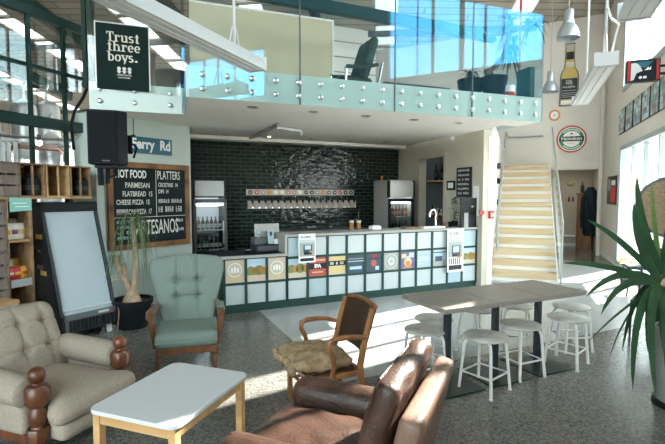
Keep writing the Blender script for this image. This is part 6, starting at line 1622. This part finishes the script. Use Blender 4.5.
L_.build('foliage', 'yucca_leaf', bp); Ll.build('young_foliage', 'yucca_leaf_light', bp)
# wicker chair by the doors
Yc = 4.85
cw = at_y(672, 207, Yc); rw = (672 - 646) / FPX * Yc; rh = (237 - 176) / 2 / FPX * Yc
wk = thing('wicker_chair', 'round woven wicker chair on thin dark legs beside the glazed doors', 'chair', (cw.x, Yc, 0), R(-40))
q = MB(); Mw = Matrix.Translation((0, .10, cw.z)) @ Matrix.Rotation(pi / 2 - .18, 4, 'X')
ns = 26; prof = [(rh * k / 8, -.13 * (1 - (k / 8) ** 2)) for k in range(9)]
vs = [Mw @ Vector((r_ * cos(2 * pi * j / ns), r_ * sin(2 * pi * j / ns), z_)) for r_, z_ in prof for j in range(ns)]; vs2 = [v + Vector((0, .025, 0)) for v in vs]; k0 = len(vs)
fs = [(i * ns + j, i * ns + (j + 1) % ns, (i + 1) * ns + (j + 1) % ns, (i + 1) * ns + j) for i in range(8) for j in range(ns)]; q.add(vs + vs2, fs + [tuple(k0 + x for x in reversed(f)) for f in fs], True); q.build('woven_shell', 'wicker', wk)
q = MB(); q.tube([Mw @ Vector((rh * cos(2 * pi * j / 32), rh * sin(2 * pi * j / 32), 0)) for j in range(32)], .018, 8, closed=True); q.build('rim', 'dark_grey', wk)
q = MB(); q.rcube((0, -.14, .46), (.56, .5, .06), .025, 6); q.build('seat', 'wicker', wk); 
for s_ in (-1, 1):
    q = MB(); q.tube([(s_ * rh * .80, .06, cw.z - rh * .58), (s_ * .25, .20, .9), (s_ * .28, .12, .45), (s_ * .30, -.34, .45), (s_ * .30, -.38, 0)], .012, 7); q.tube([(s_ * .28, .12, .45), (s_ * .30, .28, 0)], .012, 7); q.build('leg', 'charcoal', wk)
# dark metal chair half hidden behind the big plant
p0 = at_h(640, 296, 0)
mc = thing('metal_chair', 'dark low backed chair on wire legs half hidden behind the big yucca', 'chair', (p0.x + .05, p0.y + .1, 0), R(-110))
q = MB(); q.rcube((0, 0, .45), (.42, .42, .05), .02, 5); q.build('seat', 'charcoal', mc); q = MB(); q.rcube((0, .21, .66), (.42, .03, .24), .015, 5); q.build('backrest', 'charcoal', mc)
for s_ in (-1, 1):
    q = MB(); q.tube([(s_ * .19, .20, .75), (s_ * .19, .19, .42), (s_ * .21, .24, 0)], .010, 6); q.build('leg', 'black', mc); q = MB(); q.tube([(s_ * .19, -.18, .43), (s_ * .21, -.22, 0)], .010, 6); q.build('leg', 'black', mc)
q = MB(); q.bar((-.2, -.2, .2), (.2, .2, .2), .012, .012); q.bar((-.2, .2, .2), (.2, -.2, .2), .012, .012); q.build('cross_brace', 'black', mc)
# small yellow flowers on the sill by the doors
v_, z_ = FN.hitx(630, 260, -.25)
yf = thing('flower_pot', 'small pot of yellow flowers on the floor by the glazed doors', 'potted plant', FN.w(-.30, v_, 0)); q = MB(); q.lathe([(.07, 0), (.10, .16), (.09, .16), (.08, .14), (0, .14)], (0, 0, 0), 16, cap=False); q.build('pot', 'charcoal', yf)
q = MB(); rr = random.Random(9)
for k in range(16): a_ = rr.uniform(0, 6.28); q.leaf((0, 0, .14), (.05 * cos(a_), .05 * sin(a_), .3), (.14 * cos(a_), .14 * sin(a_), rr.uniform(.25, .45)), .02, 5)
q.build('foliage', 'palm_leaf', yf); q = MB()
for k in range(7): a_ = rr.uniform(0, 6.28); q.sphere((.1 * cos(a_), .1 * sin(a_), rr.uniform(.36, .48)), .028, 8)
q.build('blossom', 'snack_yellow', yf)
